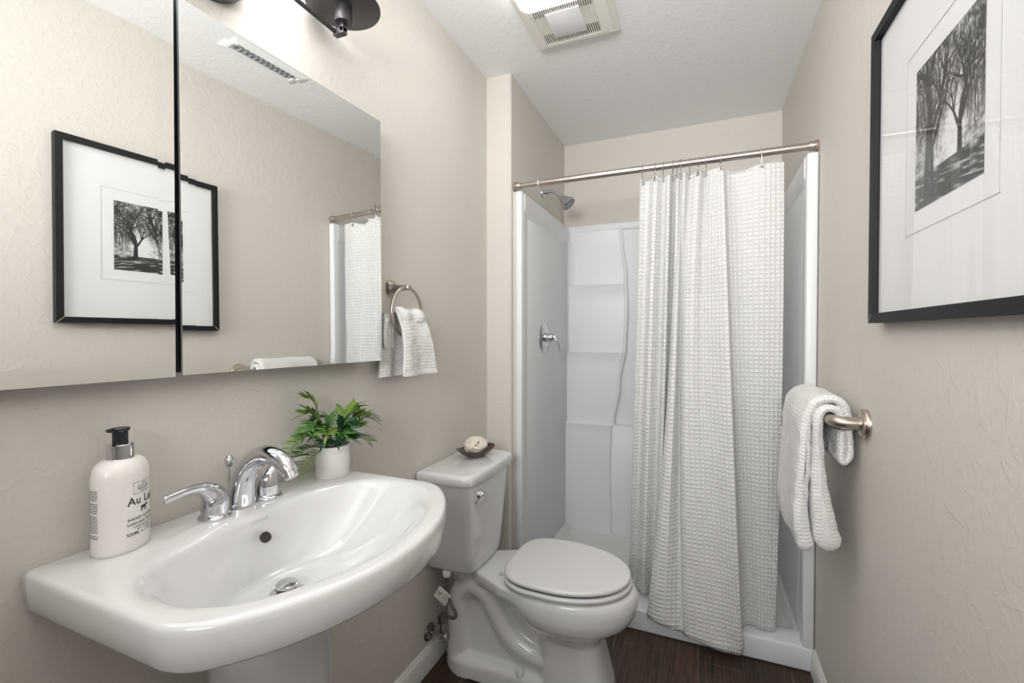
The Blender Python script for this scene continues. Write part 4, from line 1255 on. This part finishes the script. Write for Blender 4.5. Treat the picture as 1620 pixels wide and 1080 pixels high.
# the print: black and white trees, a tonal grid held in the mesh
NX, NZ = 200, 234
T = [[0.0]*NX for _ in range(NZ)]
rp_ = random.Random(21)
def vnoise(seed):
    r = random.Random(seed); g = {}
    def f(x, y):
        xi, yi = math.floor(x), math.floor(y); fx, fy = x-xi, y-yi
        def h(a, c):
            k = (a, c)
            if k not in g: g[k] = random.Random(hash((seed, a, c))).random()
            return g[k]
        fx = fx*fx*(3-2*fx); fy = fy*fy*(3-2*fy)
        return (h(xi, yi)*(1-fx)+h(xi+1, yi)*fx)*(1-fy)+(h(xi, yi+1)*(1-fx)+h(xi+1, yi+1)*fx)*fy
    return f
n1f, n2f, n3f = vnoise(1), vnoise(2), vnoise(3)
for j in range(NZ):
    z = j/NZ                       # 0 bottom
    for i in range(NX):
        x = i/NX
        leaf = 0.55*n1f(x*14, z*11) + 0.45*n1f(x*40, z*22)
        fine = n2f(x*95, z*55)
        if z > 0.22:
            mass = min(1, max(0, (z-.25)/.35))*0.55 + 0.35*abs(x-.56)*1.6
            clear = math.exp(-((x-.60)**2/.012 + (z-.40)**2/.02))
            t = 0.92 - mass*(0.55 + 0.9*(leaf-.35)) - 0.45*(fine-.45)*mass*2 + .5*clear
            if z < .34: t -= 0.35*(n3f(x*30, z*60)-.3)*(1-clear)
        else:
            st = n3f(x*9, (z + .12*x)*70)
            t = 0.18 + 0.75*max(0, st-.52)*2.2*(0.6+.4*n2f(x*60, z*80))
            if z > .15: t += .25*max(0, n1f(x*20, z*30)-.4)
        T[j][i] = max(0.02, min(0.95, t))
def dab(x, z, r, val):
    ri = r*NX
    ci, cj = x*NX, z*NZ
    for j in range(int(cj-ri)-1, int(cj+ri)+2):
        for i in range(int(ci-ri)-1, int(ci+ri)+2):
            if 0 <= i < NX and 0 <= j < NZ:
                d = math.hypot(i-ci, (j-cj)*NX/NZ*PZ1/PZ1*1.17)
                if d < ri+.5:
                    a = min(1, ri+.5-d)
                    T[j][i] = T[j][i]*(1-a) + a*(val + .05*(rp_.random()-.5))
def limb(x, z, a, L, r, depth, wob=.25):
    n = max(4, int(L*130)); 
    for k in range(n):
        t = k/n
        dab(x, z, r*(1-.35*t), .07)
        a += rp_.uniform(-wob, wob)*.16
        x += math.cos(a)*L/n; z += math.sin(a)*L/n*.86
    if depth > 0:
        for s_ in range(rp_.choice((2, 2, 3))):
            limb(x, z, a + rp_.uniform(-.75, .75), L*rp_.uniform(.62, .85), r*.60, depth-1, wob*1.35)
# image axis: x runs from the far edge of the print to its near edge
for x, a, L, r in ((.20, PI/2 + .02, .40, .050), (.30, PI/2 + .12, .34, .042)): limb(x, .06, a, L, r, 4)
limb(.70, .20, PI/2 + .04, .26, .034, 5); limb(.71, .40, PI/2 - .5, .18, .020, 4); limb(.69, .36, PI/2 + .55, .16, .018, 4)
limb(.24, .5, PI/2 + .1, .40, .046, 4)
for k in range(150):          # hanging willow twigs
    x = rp_.choice((rp_.uniform(.0, .42), rp_.uniform(.8, 1.0))); z = rp_.uniform(.45, .98); v = rp_.uniform(.08, .55)
    for q in range(rp_.randint(8, 26)):
        dab(x, z, .004, v); z -= .009; x += rp_.uniform(-.004, .004)
b = MB(); V = []; F = []
for j in range(NZ+1):
    for i in range(NX+1):
        V.append((MXX - .0006, PY1 + (PY0-PY1)*i/NX, PZ0 + (PZ1-PZ0)*j/NZ))
for j in range(NZ):
    for i in range(NX):
        a = j*(NX+1)+i; F.append((a, a+1, a+NX+2, a+NX+1))
b.add(V, F)
mp_ = bpy.data.materials.new('tree_print'); mp_.use_nodes = True
nb = mp_.node_tree.nodes['Principled BSDF']; nb.inputs['Roughness'].default_value = 0.6
at = mp_.node_tree.nodes.new('ShaderNodeAttribute'); at.attribute_name = 'tone'
mp_.node_tree.links.new(at.outputs['Color'], nb.inputs['Base Color'])
po = b.build('tree_print', mp_, fp_, smooth=False)
ca = po.data.color_attributes.new('tone', 'FLOAT_COLOR', 'CORNER')
buf = []
for j in range(NZ):
    for i in range(NX):
        t = T[j][i]; t = max(0.0, min(1.0, (t-.10)*1.22)); t = t**1.9*0.80 + .006
        buf += [t, t, t*.99, 1]*4
ca.data.foreach_set('color', buf)
b = MB(); b.box((FX + .009, FY0+fw-.002, FZ0+fw-.002), (FX + .0105, FY1-fw+.002, FZ1-fw+.002)); b.build('glass_pane', M['glass'], fp_, smooth=False)

# ------------------------------------------------------------------ extractor fan with lamp, and air register on the ceiling
ef = thing('ceiling_fan_light', (0.465, 1.55, H), 'square cream extractor fan grille with white lamp lens on the ceiling', 'extractor fan')
GX0, GX1, GY0, GY1 = 0.305, 0.640, 1.24, 1.815
gx0, gx1, gy0, gy1 = 0.352, 0.576, 1.555, 1.774       # louvre field
zf = H - 0.022
b = MB()
def fr_ring(x0, x1, y0, y1, z): return [(x0, y0, z), (x1, y0, z), (x1, y1, z), (x0, y1, z)]
b.loft([fr_ring(GX0, GX1, GY0, GY1, H), fr_ring(GX0, GX1, GY0, GY1, H-.008), fr_ring(GX0+.022, GX1-.022, GY0+.022, GY1-.022, zf), fr_ring(gx0, gx1, gy0-.02, gy1, zf-.002), fr_ring(gx0, gx1, gy0-.02, gy1, zf+.012)])
b.build('grille_frame', M['fanwhite'], ef, smooth=False)
b = MB(); b.box((gx0-.002, gy0-.02, zf+.008), (gx1+.002, gy1+.002, zf+.0125)); b.build('dark_recess', M['slot'], ef, smooth=False)
for k in range(28):
    x = gx0 + .0036 + k*(gx1-gx0-.0072)/27
    b = MB()
    b.box((x-.0019, gy0-.02, zf-.0015), (x+.0019, gy1, zf+.0012)); b.build('louvre_bar', M['fanwhite'], ef, smooth=False)
cx0, cx1, cy0, cy1 = 0.398, 0.526, 1.600, 1.738
b = MB(); b.bbox((cx0, cy0, zf-.004), (cx1, cy1, zf+.006), .002); b.build('centre_panel', M['fanpanel'], ef)
for xx0, xx1 in ((gx0, cx0), (cx1, gx1)):
    b = MB(); b.box((xx0, cy0+.016, zf+.0005), (xx1, cy1-.026, zf+.004)); b.build('side_web', M['fanwhite'], ef, smooth=False)
b = MB(); b.lathe([(0.0001, -.0008), (.0035, -.0008), (.0035, .0005)], ((cx0+cx1)/2 - .012, 1.722, zf-.004), n=16); b.build('centre_screw', M['nickel'], ef)
b = MB()
lz = []
for z, d, r in ((zf+.002, 0, .02), (zf-.012, .003, .022), (zf-.026, .014, .03), (zf-.034, .035, .04), (zf-.037, .08, .03)):
    x0, x1, y0, y1 = gx0-.024+d, gx1+.024-d, GY0+.03+d, gy0-.006-d*.7
    ring = []
    for cx, cy, a0 in ((x1-r, y1-r, 0), (x0+r, y1-r, PI/2), (x0+r, y0+r, PI), (x1-r, y0+r, 1.5*PI)):
        ring += [(cx + r*math.cos(a0+PI/2*k/8), cy + r*math.sin(a0+PI/2*k/8), z) for k in range(9)]
    lz.append(ring)
b.loft(lz, True, True); lo = b.build('lamp_lens', M['lens'], ef); lo['label'] = 'white lit lamp lens'

rg = thing('ceiling_register', (0.99, 1.34, H), 'white slotted air register on the ceiling seen in the right mirror door', 'air vent')
rx0, rx1, ry0, ry1 = 0.925, 1.060, 1.175, 1.510
b = MB()
b.loft([fr_ring(rx0, rx1, ry0, ry1, H), fr_ring(rx0, rx1, ry0, ry1, H-.003), fr_ring(rx0+.02, rx1-.02, ry0+.02, ry1-.02, H-.008), fr_ring(rx0+.028, rx1-.028, ry0+.03, ry1-.03, H-.008), fr_ring(rx0+.028, rx1-.028, ry0+.03, ry1-.03, H-.001)])
b.build('register_frame', M['register'], rg, smooth=False)
b = MB(); b.box((rx0+.026, ry0+.028, H-.0012), (rx1-.026, ry1-.028, H-.0002)); b.build('register_recess', M['regslot'], rg, smooth=False)
for k in range(12):
    y = ry0 + .040 + k*(ry1-ry0-.080)/11
    b = MB(); d = -.006
    b.add([(rx0+.028, y-d, H-.001), (rx1-.028, y-d, H-.001), (rx1-.028, y+d, H-.0075), (rx0+.028, y+d, H-.0075), (rx0+.028, y-d+.0015, H-.001), (rx1-.028, y-d+.0015, H-.001), (rx1-.028, y+d+.0015, H-.0075), (rx0+.028, y+d+.0015, H-.0075)],
          [(0, 1, 2, 3), (7, 6, 5, 4), (0, 4, 5, 1), (1, 5, 6, 2), (2, 6, 7, 3), (3, 7, 4, 0)])
    b.build('register_slat', M['register'], rg, smooth=False)
for yy in (ry0+.011, ry1-.011):
    b = MB(); b.lathe([(.0045, -.006), (.003, -.0075), (.0001, -.008)], ((rx0+rx1)/2, yy, H), n=14); b.build('register_screw', M['register'], rg)
